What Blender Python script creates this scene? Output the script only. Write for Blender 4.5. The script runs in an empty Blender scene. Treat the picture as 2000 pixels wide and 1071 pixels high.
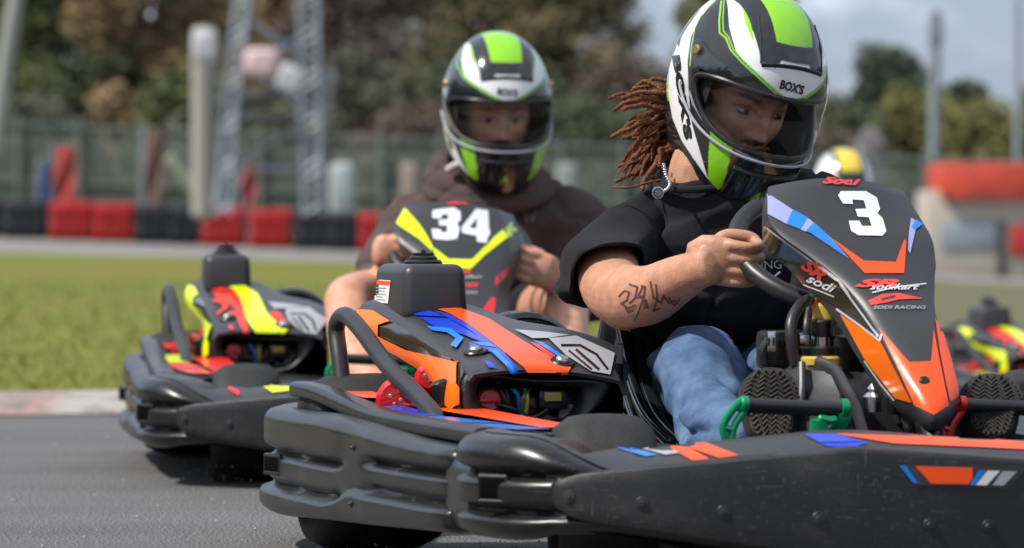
import bpy, bmesh, math, random
import numpy as np
from mathutils import Vector, Matrix, Euler, noise as mnoise
from mathutils.bvhtree import BVHTree
from mathutils.geometry import tessellate_polygon
R = math.radians
PI = math.pi
random.seed(7)
F = 9000.0; H = 0.505; YH = 450.0            # lens in photo pixels, eye height, horizon row
S = bpy.context.scene
COL = S.collection
CAM = Vector((0, 0, H))

def P(px, py, D):
    return Vector(((px - 1000) / F * D, D, H + (YH - py) / F * D))
def ray(px, py):
    return Vector(((px - 1000) / F, 1, (YH - py) / F))

# ------------------------------------------------------------------ materials
MATS = {}
def mat(name, col=(.5, .5, .5), rough=.5, metal=0, spec=.5, bump=0, bscale=80, var=0, vscale=8, coat=0, attr=False,
        sss=0, bdetail=4, col2=None, rvar=0, stretch=None, dirt=0):
    if name in MATS: return MATS[name]
    m = bpy.data.materials.new(name); m.use_nodes = True
    nt = m.node_tree; N = nt.nodes; L = nt.links
    b = N['Principled BSDF']
    b.inputs['Base Color'].default_value = (*col, 1)
    b.inputs['Roughness'].default_value = rough
    b.inputs['Metallic'].default_value = metal
    b.inputs['Specular IOR Level'].default_value = spec
    if coat:
        b.inputs['Coat Weight'].default_value = coat; b.inputs['Coat Roughness'].default_value = .08
    if sss:
        b.inputs['Subsurface Weight'].default_value = sss
        b.inputs['Subsurface Radius'].default_value = (1, .35, .2); b.inputs['Subsurface Scale'].default_value = .008
    tc = N.new('ShaderNodeTexCoord'); src = tc.outputs['Object']
    if stretch:
        mp = N.new('ShaderNodeMapping'); mp.inputs['Scale'].default_value = stretch
        L.new(src, mp.inputs['Vector']); src = mp.outputs['Vector']
    base = None
    if attr:
        a = N.new('ShaderNodeAttribute'); a.attribute_name = 'Col'; base = a.outputs['Color']
    if var:
        n = N.new('ShaderNodeTexNoise'); n.inputs['Scale'].default_value = vscale; n.inputs['Detail'].default_value = 8
        n.inputs['Roughness'].default_value = .65
        L.new(src, n.inputs['Vector'])
        rp = N.new('ShaderNodeMapRange'); rp.inputs['From Min'].default_value = .3; rp.inputs['From Max'].default_value = .7
        L.new(n.outputs['Fac'], rp.inputs['Value'])
        mx = N.new('ShaderNodeMix'); mx.data_type = 'RGBA'; mx.blend_type = 'MIX' if col2 else 'MULTIPLY'
        if col2:
            L.new(rp.outputs['Result'], mx.inputs['Factor'])
            mx.inputs['A'].default_value = (*col, 1); mx.inputs['B'].default_value = (*col2, 1)
        else:
            rp.inputs['To Min'].default_value = 1 - var; rp.inputs['To Max'].default_value = 1 + var
            cb = N.new('ShaderNodeCombineColor')
            for k in range(3): L.new(rp.outputs['Result'], cb.inputs[k])
            mx.inputs['Factor'].default_value = 1
            if base: L.new(base, mx.inputs['A'])
            else: mx.inputs['A'].default_value = (*col, 1)
            L.new(cb.outputs['Color'], mx.inputs['B'])
        base = mx.outputs['Result']
        if rvar:
            r2 = N.new('ShaderNodeMapRange'); r2.inputs['From Min'].default_value = .3; r2.inputs['From Max'].default_value = .7
            r2.inputs['To Min'].default_value = rough - rvar; r2.inputs['To Max'].default_value = rough + rvar
            n2 = N.new('ShaderNodeTexNoise'); n2.inputs['Scale'].default_value = vscale * 2.3; n2.inputs['Detail'].default_value = 9
            L.new(src, n2.inputs['Vector']); L.new(n2.outputs['Fac'], r2.inputs['Value']); L.new(r2.outputs['Result'], b.inputs['Roughness'])
    if dirt:
        # dust specks and long scratches
        prev = base; outs = []
        for sc, st, lo, hi in ((170, (1, 1, 1), .62, .72), (9, (1, 1, 1), .52, .75), (26, (1, 1, 14), .64, .68), (30, (9, 9, 1.5), .66, .69)):
            mp = N.new('ShaderNodeMapping'); mp.inputs['Scale'].default_value = st; mp.inputs['Rotation'].default_value = (.3 * sc % 1, .2, .5 * (sc == 26)); L.new(tc.outputs['Object'], mp.inputs['Vector'])
            n = N.new('ShaderNodeTexNoise'); n.inputs['Scale'].default_value = sc; n.inputs['Detail'].default_value = 3; L.new(mp.outputs['Vector'], n.inputs['Vector'])
            r = N.new('ShaderNodeMapRange'); r.inputs['From Min'].default_value = lo; r.inputs['From Max'].default_value = hi; r.inputs['To Max'].default_value = dirt * (.45 if sc == 9 else 1); L.new(n.outputs['Fac'], r.inputs['Value']); outs.append(r.outputs['Result'])
        a_ = outs[0]
        for q in outs[1:]:
            m_ = N.new('ShaderNodeMath'); m_.operation = 'MAXIMUM'; L.new(a_, m_.inputs[0]); L.new(q, m_.inputs[1]); a_ = m_.outputs[0]
        n = N.new('ShaderNodeTexNoise'); n.inputs['Scale'].default_value = 6; n.inputs['Detail'].default_value = 4; L.new(tc.outputs['Object'], n.inputs['Vector'])
        r = N.new('ShaderNodeMapRange'); r.inputs['From Min'].default_value = .42; r.inputs['From Max'].default_value = .66; r.inputs['To Min'].default_value = .12; r.inputs['To Max'].default_value = 1.3; L.new(n.outputs['Fac'], r.inputs['Value'])
        m_ = N.new('ShaderNodeMath'); m_.operation = 'MULTIPLY'; L.new(a_, m_.inputs[0]); L.new(r.outputs['Result'], m_.inputs[1]); a_ = m_.outputs[0]
        mx = N.new('ShaderNodeMix'); mx.data_type = 'RGBA'; L.new(a_, mx.inputs['Factor'])
        if prev: L.new(prev, mx.inputs['A'])
        else: mx.inputs['A'].default_value = (*col, 1)
        mx.inputs['B'].default_value = (.16, .15, .14, 1); base = mx.outputs['Result']
        if not rvar:
            rr = N.new('ShaderNodeMapRange'); rr.inputs['To Min'].default_value = rough; rr.inputs['To Max'].default_value = min(1, rough + .45); L.new(a_, rr.inputs['Value']); L.new(rr.outputs['Result'], b.inputs['Roughness'])
    if base: L.new(base, b.inputs['Base Color'])
    if bump:
        n = N.new('ShaderNodeTexNoise'); n.inputs['Scale'].default_value = bscale; n.inputs['Detail'].default_value = bdetail
        L.new(src, n.inputs['Vector'])
        bp = N.new('ShaderNodeBump'); bp.inputs['Strength'].default_value = 1; bp.inputs['Distance'].default_value = bump
        L.new(n.outputs['Fac'], bp.inputs['Height']); L.new(bp.outputs['Normal'], b.inputs['Normal'])
    MATS[name] = m
    return m

M_PL = mat('black_plastic', (.0085, .008, .0078), .30, spec=.55, bump=.00012, bscale=900, dirt=.28)
M_PL2 = mat('panel_plastic', (.013, .013, .0145), .40, bump=.0005, bscale=900, dirt=.30)
M_FAIR = mat('fairing_plastic', (.036, .036, .040), .38, bump=.00015, bscale=900, dirt=.10)
M_TUBE = mat('powder_coated_tube', (.03, .03, .033), .40, metal=.1, var=.2, vscale=10)
M_TYRE = mat('tyre_rubber', (.015, .0145, .014), .7, bump=.0012, bscale=160, var=.4, vscale=30)
M_DARK = mat('dark_void', (.003, .003, .003), .9, spec=.05)  # near black, stands in for shade inside openings
M_CHROME = mat('chrome', (.62, .62, .64), .22, metal=1, bump=.0005, bscale=60)
M_ALU = mat('cast_metal', (.30, .30, .31), .45, metal=.7, bump=.001, bscale=120, var=.4, vscale=40)
M_ENG = mat('engine_grime', (.13, .11, .11), .5, metal=.4, bump=.003, bscale=60, var=.8, vscale=50)
M_REDCAP = mat('red_engine_cover', (.55, .012, .02), .3, bump=.0015, bscale=90, coat=.3)
M_GREEN = mat('green_anodised', (.0, .27, .11), .32, metal=.25, coat=.3)
M_RED = mat('red_anodised', (.45, .01, .012), .32, metal=.2, coat=.3)
M_WHITE = mat('white_vinyl', (.72, .73, .75), .4)
M_GREYV = mat('grey_vinyl', (.36, .37, .4), .35)
M_SCRIPT = mat('coral_vinyl', (.75, .06, .045), .4)
M_ORANGE = mat('orange_vinyl', (.95, .085, .004), .3, dirt=.07, coat=.12)
M_ORANGE2 = mat('bright_orange_vinyl', (.97, .17, .006), .3, dirt=.07, coat=.12)
M_REDV = mat('red_vinyl', (.85, .018, .012), .3, coat=.12)
M_BLUE = mat('blue_vinyl', (.008, .045, .60), .28, coat=.3)
M_SKYB = mat('light_blue_vinyl', (.01, .20, .72), .28, coat=.3)
M_SILV = mat('silver_blue_vinyl', (.46, .48, .78), .2, metal=.5, coat=.3)
M_NEON = mat('neon_yellow_vinyl', (.70, .88, .0), .3, dirt=.07, coat=.15)
M_BLKV = mat('black_vinyl', (.012, .012, .014), .25, coat=.3)
M_LENS = mat('smoked_gloss', (.035, .026, .016), .12, coat=.6)
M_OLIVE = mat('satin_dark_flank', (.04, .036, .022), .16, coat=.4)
M_EDGE = mat('pale_edge_trim', (.55, .55, .56), .3)  # pale grey lines along the fairing edges
M_YEL = mat('yellow_fluid', (.55, .38, .06), .25, coat=.4)
M_LABEL = mat('label_paper', (.75, .74, .73), .5)
M_HOSE = mat('rubber_hose', (.02, .02, .022), .38)

# ------------------------------------------------------------------ object helpers
def tag(o, label=None, cat=None, group=None, kind=None):
    if label: o['label'] = label
    if cat: o['category'] = cat
    if group: o['group'] = group
    if kind: o['kind'] = kind
    return o
def empty(name, M, label, cat, group=None):
    o = bpy.data.objects.new(name, None); COL.objects.link(o); o.matrix_world = M
    o.empty_display_size = .1
    return tag(o, label, cat, group)
def link(name, me, m=None, parent=None, smooth=True, angle=None, inv=False):
    o = bpy.data.objects.new(name, me); COL.objects.link(o)
    if m is not None and not me.materials: me.materials.append(m)
    if smooth:
        for p in me.polygons: p.use_smooth = True
        if angle:
            try: me.set_sharp_from_angle(angle=R(angle))
            except Exception: pass
    if parent: o.parent = parent
    return o
def obj(name, bm, m, parent=None, smooth=True, angle=35):
    bmesh.ops.recalc_face_normals(bm, faces=bm.faces)
    me = bpy.data.meshes.new(name); bm.to_mesh(me); bm.free()
    return link(name, me, m, parent, smooth, angle)
def bake(o):
    """apply the modifiers of o into its mesh"""
    bpy.context.view_layer.update()
    dg = bpy.context.evaluated_depsgraph_get()
    me = bpy.data.meshes.new_from_object(o.evaluated_get(dg))
    o.modifiers.clear(); o.data = me
    for p in me.polygons: p.use_smooth = True
    return o

def box(bm, c, s, rot=None, bev=.004, seg=2):
    t = bmesh.new(); bmesh.ops.create_cube(t, size=1)
    for v in t.verts: v.co = Vector((v.co.x * s[0], v.co.y * s[1], v.co.z * s[2]))
    if bev: bmesh.ops.bevel(t, geom=list(t.edges), offset=min(bev, min(s) * .45), segments=seg, affect='EDGES', profile=.5)
    Mx = Matrix.Translation(Vector(c)) @ (rot.to_matrix().to_4x4() if rot else Matrix())
    bmesh.ops.transform(t, matrix=Mx, verts=t.verts)
    me = bpy.data.meshes.new('t'); t.to_mesh(me); t.free(); bm.from_mesh(me); bpy.data.meshes.remove(me)
def smooth_path(pts, n=8, closed=False):
    pts = [Vector(p) for p in pts]; out = []
    m = len(pts)
    for i in range(m if closed else m - 1):
        p0 = pts[(i - 1) % m] if (closed or i > 0) else pts[0] * 2 - pts[1]
        p1 = pts[i]; p2 = pts[(i + 1) % m]
        p3 = pts[(i + 2) % m] if (closed or i + 2 < m) else p2 * 2 - p1
        for k in range(n):
            t = k / n
            out.append(.5 * ((2 * p1) + (p2 - p0) * t + (2 * p0 - 5 * p1 + 4 * p2 - p3) * t * t + (3 * p1 - p0 - 3 * p2 + p3) * t ** 3))
    if not closed: out.append(pts[-1].copy())
    return out
def loft(bm, pts, rad, side=None, n=16, closed=False, cap=True, sub=0, power=2.0):
    """sweep an ellipse along pts; rad = r or list of r / (ra, rb); ra lies along 'side'"""
    pts = [Vector(p) for p in pts]
    if not isinstance(rad, (list, tuple)): rad = [rad] * len(pts)
    rad = [r if isinstance(r, (tuple, list)) else (r, r) for r in rad]
    if sub:
        m = len(pts)
        rr = smooth_path([Vector((r[0], r[1], 0)) for r in rad], sub, closed)
        pts = smooth_path(pts, sub, closed); rad = [(max(q.x, 1e-4), max(q.y, 1e-4)) for q in rr]
    m = len(pts); rings = []
    sd = Vector(side) if side is not None else None
    prev = None
    for i, p in enumerate(pts):
        a = pts[(i - 1) % m] if (closed or i > 0) else p
        b = pts[(i + 1) % m] if (closed or i < m - 1) else p
        t = (b - a).normalized()
        if sd is not None: u = sd - t * sd.dot(t)
        elif prev is None:
            w = Vector((0, 0, 1)) if abs(t.z) < .9 else Vector((1, 0, 0)); u = w - t * w.dot(t)
        else: u = prev - t * prev.dot(t)
        u.normalize(); prev = u; v = t.cross(u)
        ring = []
        for k in range(n):
            an = 2 * PI * k / n; ca, sa = math.cos(an), math.sin(an)
            if power != 2: ca = math.copysign(abs(ca) ** (2 / power), ca); sa = math.copysign(abs(sa) ** (2 / power), sa)
            ring.append(bm.verts.new(p + u * (ca * rad[i][0]) + v * (sa * rad[i][1])))
        rings.append(ring)
    for i in range(m if closed else m - 1):
        A, B = rings[i], rings[(i + 1) % m]
        for k in range(n): bm.faces.new((A[k], A[(k + 1) % n], B[(k + 1) % n], B[k]))
    if cap and not closed:
        for ring, q, s in ((rings[0], pts[0] * 2 - pts[1], 0), (rings[-1], pts[-1] * 2 - pts[-2], 1)):
            c = sum((v.co for v in ring), Vector()) / n
            d = (q - c); r = min(rad[0] if not s else rad[-1])
            if d.length > 0: d.normalize()
            mid = [bm.verts.new(c + (v.co - c) * .7 + d * r * .3) for v in ring]
            cv = bm.verts.new(c + d * r * .42)
            for k in range(n):
                bm.faces.new((ring[k], ring[(k + 1) % n], mid[(k + 1) % n], mid[k]))
                bm.faces.new((mid[k], mid[(k + 1) % n], cv))
    return rings
def ball(bm, c, r, seg=16, rings=10, M3=None):
    if not isinstance(r, (tuple, list)): r = (r, r, r)
    Mx = Matrix.Translation(Vector(c)) @ (M3.to_4x4() if M3 else Matrix()) @ Matrix.Diagonal((*r, 1))
    bmesh.ops.create_uvsphere(bm, u_segments=seg, v_segments=rings, radius=1, matrix=Mx)
def disc(bm, c, axis, r, h, n=20, bev=.0):
    ax = Vector(axis).normalized(); c = Vector(c)
    w = Vector((0, 0, 1)) if abs(ax.z) < .9 else Vector((1, 0, 0)); u = ax.cross(w).normalized(); v = ax.cross(u)
    bv = bev or h * .25
    prof = [(r, -h / 2), (r, h / 2 - bv), (r - bv, h / 2), (0.0001, h / 2)]
    rings = [[bm.verts.new(c + ax * z + (u * math.cos(2 * PI * k / n) + v * math.sin(2 * PI * k / n)) * q) for k in range(n)] for q, z in prof]
    for A, B in zip(rings, rings[1:]):
        for k in range(n): bm.faces.new((A[k], A[(k + 1) % n], B[(k + 1) % n], B[k]))
    bm.faces.new(list(reversed(rings[0])))
def lathe(bm, c, axis, prof, n=40):
    ax = Vector(axis).normalized(); c = Vector(c)
    w = Vector((0, 0, 1)) if abs(ax.z) < .9 else Vector((1, 0, 0)); u = ax.cross(w).normalized(); v = ax.cross(u)
    rings = [[bm.verts.new(c + ax * z + (u * math.cos(2 * PI * k / n) + v * math.sin(2 * PI * k / n)) * q) for k in range(n)] for q, z in prof]
    for A, B in zip(rings, rings[1:]):
        for k in range(n): bm.faces.new((A[k], A[(k + 1) % n], B[(k + 1) % n], B[k]))
def grid(bm, rows, closed=False):
    V = [[bm.verts.new(p) for p in r] for r in rows]
    for A, B in zip(V, V[1:]):
        n = len(A)
        for k in range(n if closed else n - 1):
            bm.faces.new((A[k], A[(k + 1) % n], B[(k + 1) % n], B[k]))
    return V
def blob(name, bm, m, parent, voxel=.004, smooth=6, fac=.5):
    me = bpy.data.meshes.new(name); bm.to_mesh(me); bm.free()
    o = link(name, me, m, parent)
    md = o.modifiers.new('r', 'REMESH'); md.mode = 'VOXEL'; md.voxel_size = voxel; md.use_smooth_shade = True
    sm = o.modifiers.new('s', 'SMOOTH'); sm.iterations = smooth; sm.factor = fac
    bake(o)
    if not o.data.materials: o.data.materials.append(m)
    return o
def solid(o, t, offset=-1, bev=0):
    md = o.modifiers.new('s', 'SOLIDIFY'); md.thickness = t; md.offset = offset
    if bev:
        b = o.modifiers.new('b', 'BEVEL'); b.width = bev; b.segments = 2; b.limit_method = 'ANGLE'; b.angle_limit = R(50)
    bake(o)
    try: o.data.set_sharp_from_angle(angle=R(40))
    except Exception: pass
    return o
def displace(o, amp, scale, seed=0, fn=None):
    me = o.data
    for v in me.vertices:
        q = v.co * scale + Vector((seed, seed * 1.7, 0))
        d = mnoise.noise(q) if fn is None else fn(v.co)
        v.co += v.normal * d * amp

# polygons traced on the photograph are laid on the surface they are printed on
def bvh_of(objs):
    vs, fs = [], []
    for o in objs:
        k = len(vs); me = o.data
        vs += [v.co.copy() for v in me.vertices]; fs += [[i + k for i in p.vertices] for p in me.polygons]
    return BVHTree.FromPolygons(vs, fs)
def flatmesh(polys, step):
    bm = bmesh.new()
    for poly in polys:
        pts = [Vector((x, y, 0)) for x, y in poly]
        vs = [bm.verts.new(p) for p in pts]
        for t in tessellate_polygon([pts]):
            try: bm.faces.new([vs[i] for i in t])
            except ValueError: pass
    cut(bm, step); return bm
def cut(bm, step):
    if not bm.verts: return
    for ax in (0, 1):
        lo = min(v.co[ax] for v in bm.verts); hi = max(v.co[ax] for v in bm.verts)
        x = lo + step
        while x < hi:
            co = Vector((0, 0, 0)); co[ax] = x; no = Vector((0, 0, 0)); no[ax] = 1
            bmesh.ops.bisect_plane(bm, geom=list(bm.verts) + list(bm.edges) + list(bm.faces), plane_co=co, plane_no=no)
            x += step
def project(bm, bvh, Minv, off=.0012):
    o = Minv @ CAM; R3 = Minv.to_3x3(); dead = []
    for v in bm.verts:
        d = (R3 @ ray(v.co.x, v.co.y)).normalized()
        h = bvh.ray_cast(o, d)
        if h[0] is None: dead.append(v); continue
        n = h[1] if h[1].dot(d) < 0 else -h[1]
        v.co = h[0] + n * off
    bmesh.ops.delete(bm, geom=dead, context='VERTS')
    # drop faces stretched across a silhouette
    bad = [f for f in bm.faces if max(e.calc_length() for e in f.edges) > .045]
    bmesh.ops.delete(bm, geom=bad, context='FACES')
def decal(name, polys, m, parent, bvh, Minv, off=.0012, step=7, mirror=None):
    bm = flatmesh(polys, step); project(bm, bvh, Minv, off)
    if mirror is not None:
        d = bmesh.ops.duplicate(bm, geom=list(bm.verts) + list(bm.edges) + list(bm.faces))
        for e in d['geom']:
            if isinstance(e, bmesh.types.BMVert): e.co.x = 2 * mirror - e.co.x
    me = bpy.data.meshes.new(name); bm.to_mesh(me); bm.free()
    return link(name, me, m, parent)
def stroke(pts, w):
    """polyline (photo pixels) -> quads"""
    out = []
    for (x0, y0), (x1, y1) in zip(pts, pts[1:]):
        dx, dy = x1 - x0, y1 - y0; L = math.hypot(dx, dy) or 1; nx, ny = -dy / L * w / 2, dx / L * w / 2
        ex, ey = dx / L * w * .3, dy / L * w * .3
        out.append([(x0 + nx - ex, y0 + ny - ey), (x1 + nx + ex, y1 + ny + ey), (x1 - nx + ex, y1 - ny + ey), (x0 - nx - ex, y0 - ny - ey)])
    return out
def text_bm(s, x, y, w, h, ang=0, shear=0, bold=.02, step=6, sx=None):
    """text mesh laid in photo pixels with its lower left at x, y"""
    cu = bpy.data.curves.new('t', 'FONT'); cu.body = s; cu.offset = bold; cu.resolution_u = 3; cu.shear = shear
    o = bpy.data.objects.new('t', cu); COL.objects.link(o); bpy.context.view_layer.update()
    dg = bpy.context.evaluated_depsgraph_get(); me = bpy.data.meshes.new_from_object(o.evaluated_get(dg))
    bm = bmesh.new(); bm.from_mesh(me); bpy.data.objects.remove(o); bpy.data.meshes.remove(me)
    xs = [v.co.x for v in bm.verts]; ys = [v.co.y for v in bm.verts]
    x0, x1, y0, y1 = min(xs), max(xs), min(ys), max(ys); ca, sa = math.cos(ang), math.sin(ang)
    for v in bm.verts:
        a = (v.co.x - x0) / (x1 - x0) * w; b = -(v.co.y - y0) / (y1 - y0) * h
        v.co = Vector((x + a * ca - b * sa, y + a * sa + b * ca, 0))
    bmesh.ops.triangulate(bm, faces=bm.faces)
    cut(bm, step); return bm
def text_decal(name, s, x, y, w, h, m, parent, bvh, Minv, off=.0014, **k):
    bm = text_bm(s, x, y, w, h, **k); project(bm, bvh, Minv, off)
    me = bpy.data.meshes.new(name); bm.to_mesh(me); bm.free()
    return link(name, me, m, parent)
def Z(ox, oy, s, pts): return [(ox + x * s, oy + y * s) for x, y in pts]
z3 = lambda *p: Z(1350, 330, .5324, p)      # the fairing
z4 = lambda *p: Z(600, 50, .5603, p)        # driver and fairing behind
z5 = lambda *p: Z(600, 480, .3548, p)       # engine cowl
zh = lambda *p: Z(1280, 0, .3922, p)        # near helmet
z7 = lambda *p: Z(900, 750, .55, p)         # front bumper
zp = lambda *p: Z(1380, 560, .3173, p)      # pedals
def inside(px, py, poly):
    n = len(poly); r = np.zeros(px.shape, bool); j = n - 1
    for i in range(n):
        xi, yi = poly[i]; xj, yj = poly[j]
        c = ((yi > py) != (yj > py)) & (px < (xj - xi) * (py - yi) / ((yj - yi) or 1e-9) + xi)
        r ^= c; j = i
    return r
def ip(x, tab):
    for (a, p), (b, q) in zip(tab, tab[1:]):
        if x <= b: return p + (q - p) * max(0, min(1, (x - a) / (b - a)))
    return tab[-1][1]
def sst(a, b, x):
    t = max(0, min(1, (x - a) / (b - a))); return t * t * (3 - 2 * t)

# ------------------------------------------------------------------ karts
M3 = Matrix.Translation((.335, 7.41, 0)) @ Matrix.Rotation(R(15), 4, 'Z')
M34 = Matrix.Translation((-.15, 10.42, 0)) @ Matrix.Rotation(R(6), 4, 'Z') @ Matrix.Rotation(R(1.1), 4, 'X')
M3i = M3.inverted(); M34i = M34.inverted()
O3 = M3i @ CAM; R3i = M3i.to_3x3()
def K(px, py, a):
    """kart-local point seen at photo pixel (px, py), a metres ahead of the rear axle"""
    d = R3i @ ray(px, py); t = (-a - O3.y) / d.y
    return O3 + d * t
def KL(px, py, lx):
    d = R3i @ ray(px, py); t = (lx - O3.x) / d.x
    return O3 + d * t
def KZ(px, py, z):
    d = R3i @ ray(px, py); t = (z - O3.z) / d.z
    return O3 + d * t
CACHE = {}
def islands(me):
    n = len(me.vertices); par = list(range(n))
    def find(i):
        while par[i] != i: par[i] = par[par[i]]; i = par[i]
        return i
    for e in me.edges:
        a, b = find(e.vertices[0]), find(e.vertices[1])
        if a != b: par[a] = b
    return [find(i) for i in range(n)]
def split_mesh(me, fn):
    """pieces of a mesh grouped by fn(centre of each loose island)"""
    r = islands(me); cen = {}
    for i, k in enumerate(r): c = cen.setdefault(k, [Vector(), 0]); c[0] += me.vertices[i].co; c[1] += 1
    grp = {k: fn(c[0] / c[1]) for k, c in cen.items()}; out = []
    for g in sorted(set(grp.values())):
        bm = bmesh.new(); bm.from_mesh(me); bm.verts.ensure_lookup_table()
        bmesh.ops.delete(bm, geom=[v for v in bm.verts if grp[r[v.index]] != g], context='VERTS')
        m = bpy.data.meshes.new(me.name); bm.to_mesh(m); bm.free()
        for t in me.materials: m.materials.append(t)
        out.append(m)
    return out
def part(key, name, maker, m, parent, smooth=True, angle=35, split=None):
    """build a part's mesh once, share it between the karts"""
    if key not in CACHE:
        bm = bmesh.new(); r = maker(bm); o = obj(name, bm, m, parent, smooth, angle)
        if callable(r): r(o)
        if not split: CACHE[key] = [o.data]; return o
        CACHE[key] = split_mesh(o.data, split); bpy.data.objects.remove(o)
    for me in CACHE[key]:
        o = bpy.data.objects.new(name, me); COL.objects.link(o); o.parent = parent
    return o
SX = lambda c: c.x > 0

def side_bumper_bm(sg):
    path = smooth_path([(-.50, .40, 0), (-.62, .36, 0), (-.685, .25, 0), (-.716, .12, 0), (-.724, -.05, 0), (-.725, -.3, 0), (-.722, -.55, 0),
                        (-.716, -.8, 0), (-.709, -.97, 0), (-.698, -1.03, 0)], 14)
    def f(bm):
        rows = []
        n = len(path)
        for i, p in enumerate(path):
            t = (path[min(i + 1, n - 1)] - path[max(i - 1, 0)]).normalized()
            out = Vector((t.y, -t.x, 0)); 
            if out.x > 0 and p.y < .2: out = -out
            if i < 10 and out.y < 0: out = -out
            a = -p.y
            zt = ip(a, [(-.45, .222), (0, .226), (.3, .229), (.55, .222), (.82, .214), (1.1, .212)])
            zb = ip(a, [(-.45, .06), (0, .056), (.3, .068), (.55, .076), (.82, .086), (1.1, .095)])
            g = (1 - math.exp(-((a - .5) / .085) ** 4))          # grooves fade out at the bolted waist
            g1 = ip(a, [(-.2, .155), (.35, .158), (.6, .172), (1.1, .176)]); g2 = ip(a, [(-.2, .103), (.35, .106), (.6, .13), (1.1, .134)])
            endf = math.sqrt(max(0, 1 - max(0, (i - (n - 7)) / 6.5) ** 2))
            row = []
            K_ = 46
            for k in range(K_):
                u = k / (K_ - 1)
                if u < .2:   # top face, from inboard
                    q = u / .2; z = zt - .004 * (1 - q); o_ = -.10 + .075 * q
                    z -= 0
                elif u < .86:
                    q = (u - .2) / .66; z = zt + (zb - zt) * (q ** .98)
                    e = min(q, 1 - q) / .13
                    o_ = -.025 + .03 * math.sqrt(max(0, 1 - (1 - min(1, e)) ** 2))
                    z += 0
                    for gz, wd in ((g1, .0085), (g2, .0085)):
                        o_ -= .019 * g * math.exp(-((z - gz) / (wd * .8)) ** 2)
                    # the middle roll sits slightly back, the low one forward
                    mid = sst(g2 - .01, g2 + .01, z) * (1 - sst(g1 - .01, g1 + .01, z))
                    o_ -= .006 * g * mid
                    o_ += .008 * (1 - sst(g2 - .01, g2 + .01, z))
                    o_ -= .004 * (1 - g)
                else:
                    q = (u - .86) / .14; z = zb + .01 * q; o_ = -.012 - .09 * q
                zz = (z - (zt + zb) / 2) * (.8 + .2 * endf) + (zt + zb) / 2
                row.append(Vector(((p.x + out.x * (o_ * endf - .02 * (1 - endf))) * sg * 1, p.y + out.y * o_ * endf, zz)))
            rows.append(row)
        grid(bm, rows)
    return f
FPATH = smooth_path([(-.60, -1.0, 0), (-.668, -1.02, 0), (-.712, -1.09, 0), (-.722, -1.18, 0), (-.69, -1.285, 0), (-.60, -1.365, 0), (-.42, -1.43, 0), (-.2, -1.47, 0), (0, -1.48, 0),
                     (.2, -1.47, 0), (.42, -1.43, 0), (.60, -1.365, 0), (.69, -1.285, 0), (.722, -1.18, 0), (.712, -1.09, 0), (.668, -1.02, 0), (.60, -1.0, 0)], 16)
def fnormals():
    out = []
    n = len(FPATH)
    for i, p in enumerate(FPATH):
        t = (FPATH[min(i + 1, n - 1)] - FPATH[max(i - 1, 0)]).normalized()
        out.append(Vector((t.y, -t.x, 0)) if Vector((t.y, -t.x, 0)).dot(p - Vector((0, -.9, 0))) > 0 else Vector((-t.y, t.x, 0)))
    return out
FN = fnormals()
def to_px(v, M):
    w = M @ v; return 1000 + F * w.x / w.y, YH - F * (w.z - H) / w.y
PTOP = z7((300, 330), (400, 320), (700, 290), (1000, 262), (1400, 225), (1600, 235), (2000, 265))
PBOT = z7((300, 425), (330, 460), (400, 485), (600, 520), (900, 565), (1060, 590), (2000, 700))
def panel_z(i):
    """heights of the front panel at path station i, mirrored about the middle"""
    j = min(i, len(FPATH) - 1 - i); p = FPATH[j] + FN[j] * .012
    px, _ = to_px(Vector((p.x, p.y, .2)), M3)
    yt = ip(px, PTOP); yb = ip(px, PBOT)
    dep = (M3 @ Vector((p.x, p.y, 0))).y
    return H + (YH - yt) / F * dep, H + (YH - yb) / F * dep, px
def front_bumper_bm(bm):
    rows = []; n = len(FPATH)
    for i, (p, nn) in enumerate(zip(FPATH, FN)):
        ax = abs(p.x); pt, pb, px = panel_z(i)
        cor = sst(.55, .70, ax)                                   # 1 at the corner block, 0 behind the panel
        zt = .236 * cor + (1 - cor) * min(pt - .012, .236); zb = .1 * cor + (1 - cor) * (pb - .012)
        j = min(i, n - 1 - i); endf = math.sqrt(max(0, 1 - max(0, (12 - j) / 12.5) ** 2))
        row = []; K_ = 46
        for k in range(K_):
            u = k / (K_ - 1)
            if u < .2: q = u / .2; z = zt - .01 * (1 - q) ** 2; o_ = -.13 + .1 * q
            elif u < .86:
                q = (u - .2) / .66; z = zt + (zb - zt) * q
                e = min(q, 1 - q) / .22
                o_ = -.03 + .034 * math.sqrt(max(0, 1 - (1 - min(1, e)) ** 2))
                o_ -= .020 * cor * math.exp(-((z - .187) / .007) ** 2) + .020 * cor * math.exp(-((z - .138) / .008) ** 2)
                o_ -= .010 * (1 - cor)
            else: q = (u - .86) / .14; z = zb + .008 * q; o_ = -.016 - .10 * q
            zz = (z - (zt + zb) / 2) * (.75 + .25 * endf) + (zt + zb) / 2
            row.append(Vector((p.x + nn.x * o_, p.y + nn.y * o_, zz)))
        rows.append(row)
    grid(bm, rows)
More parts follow.
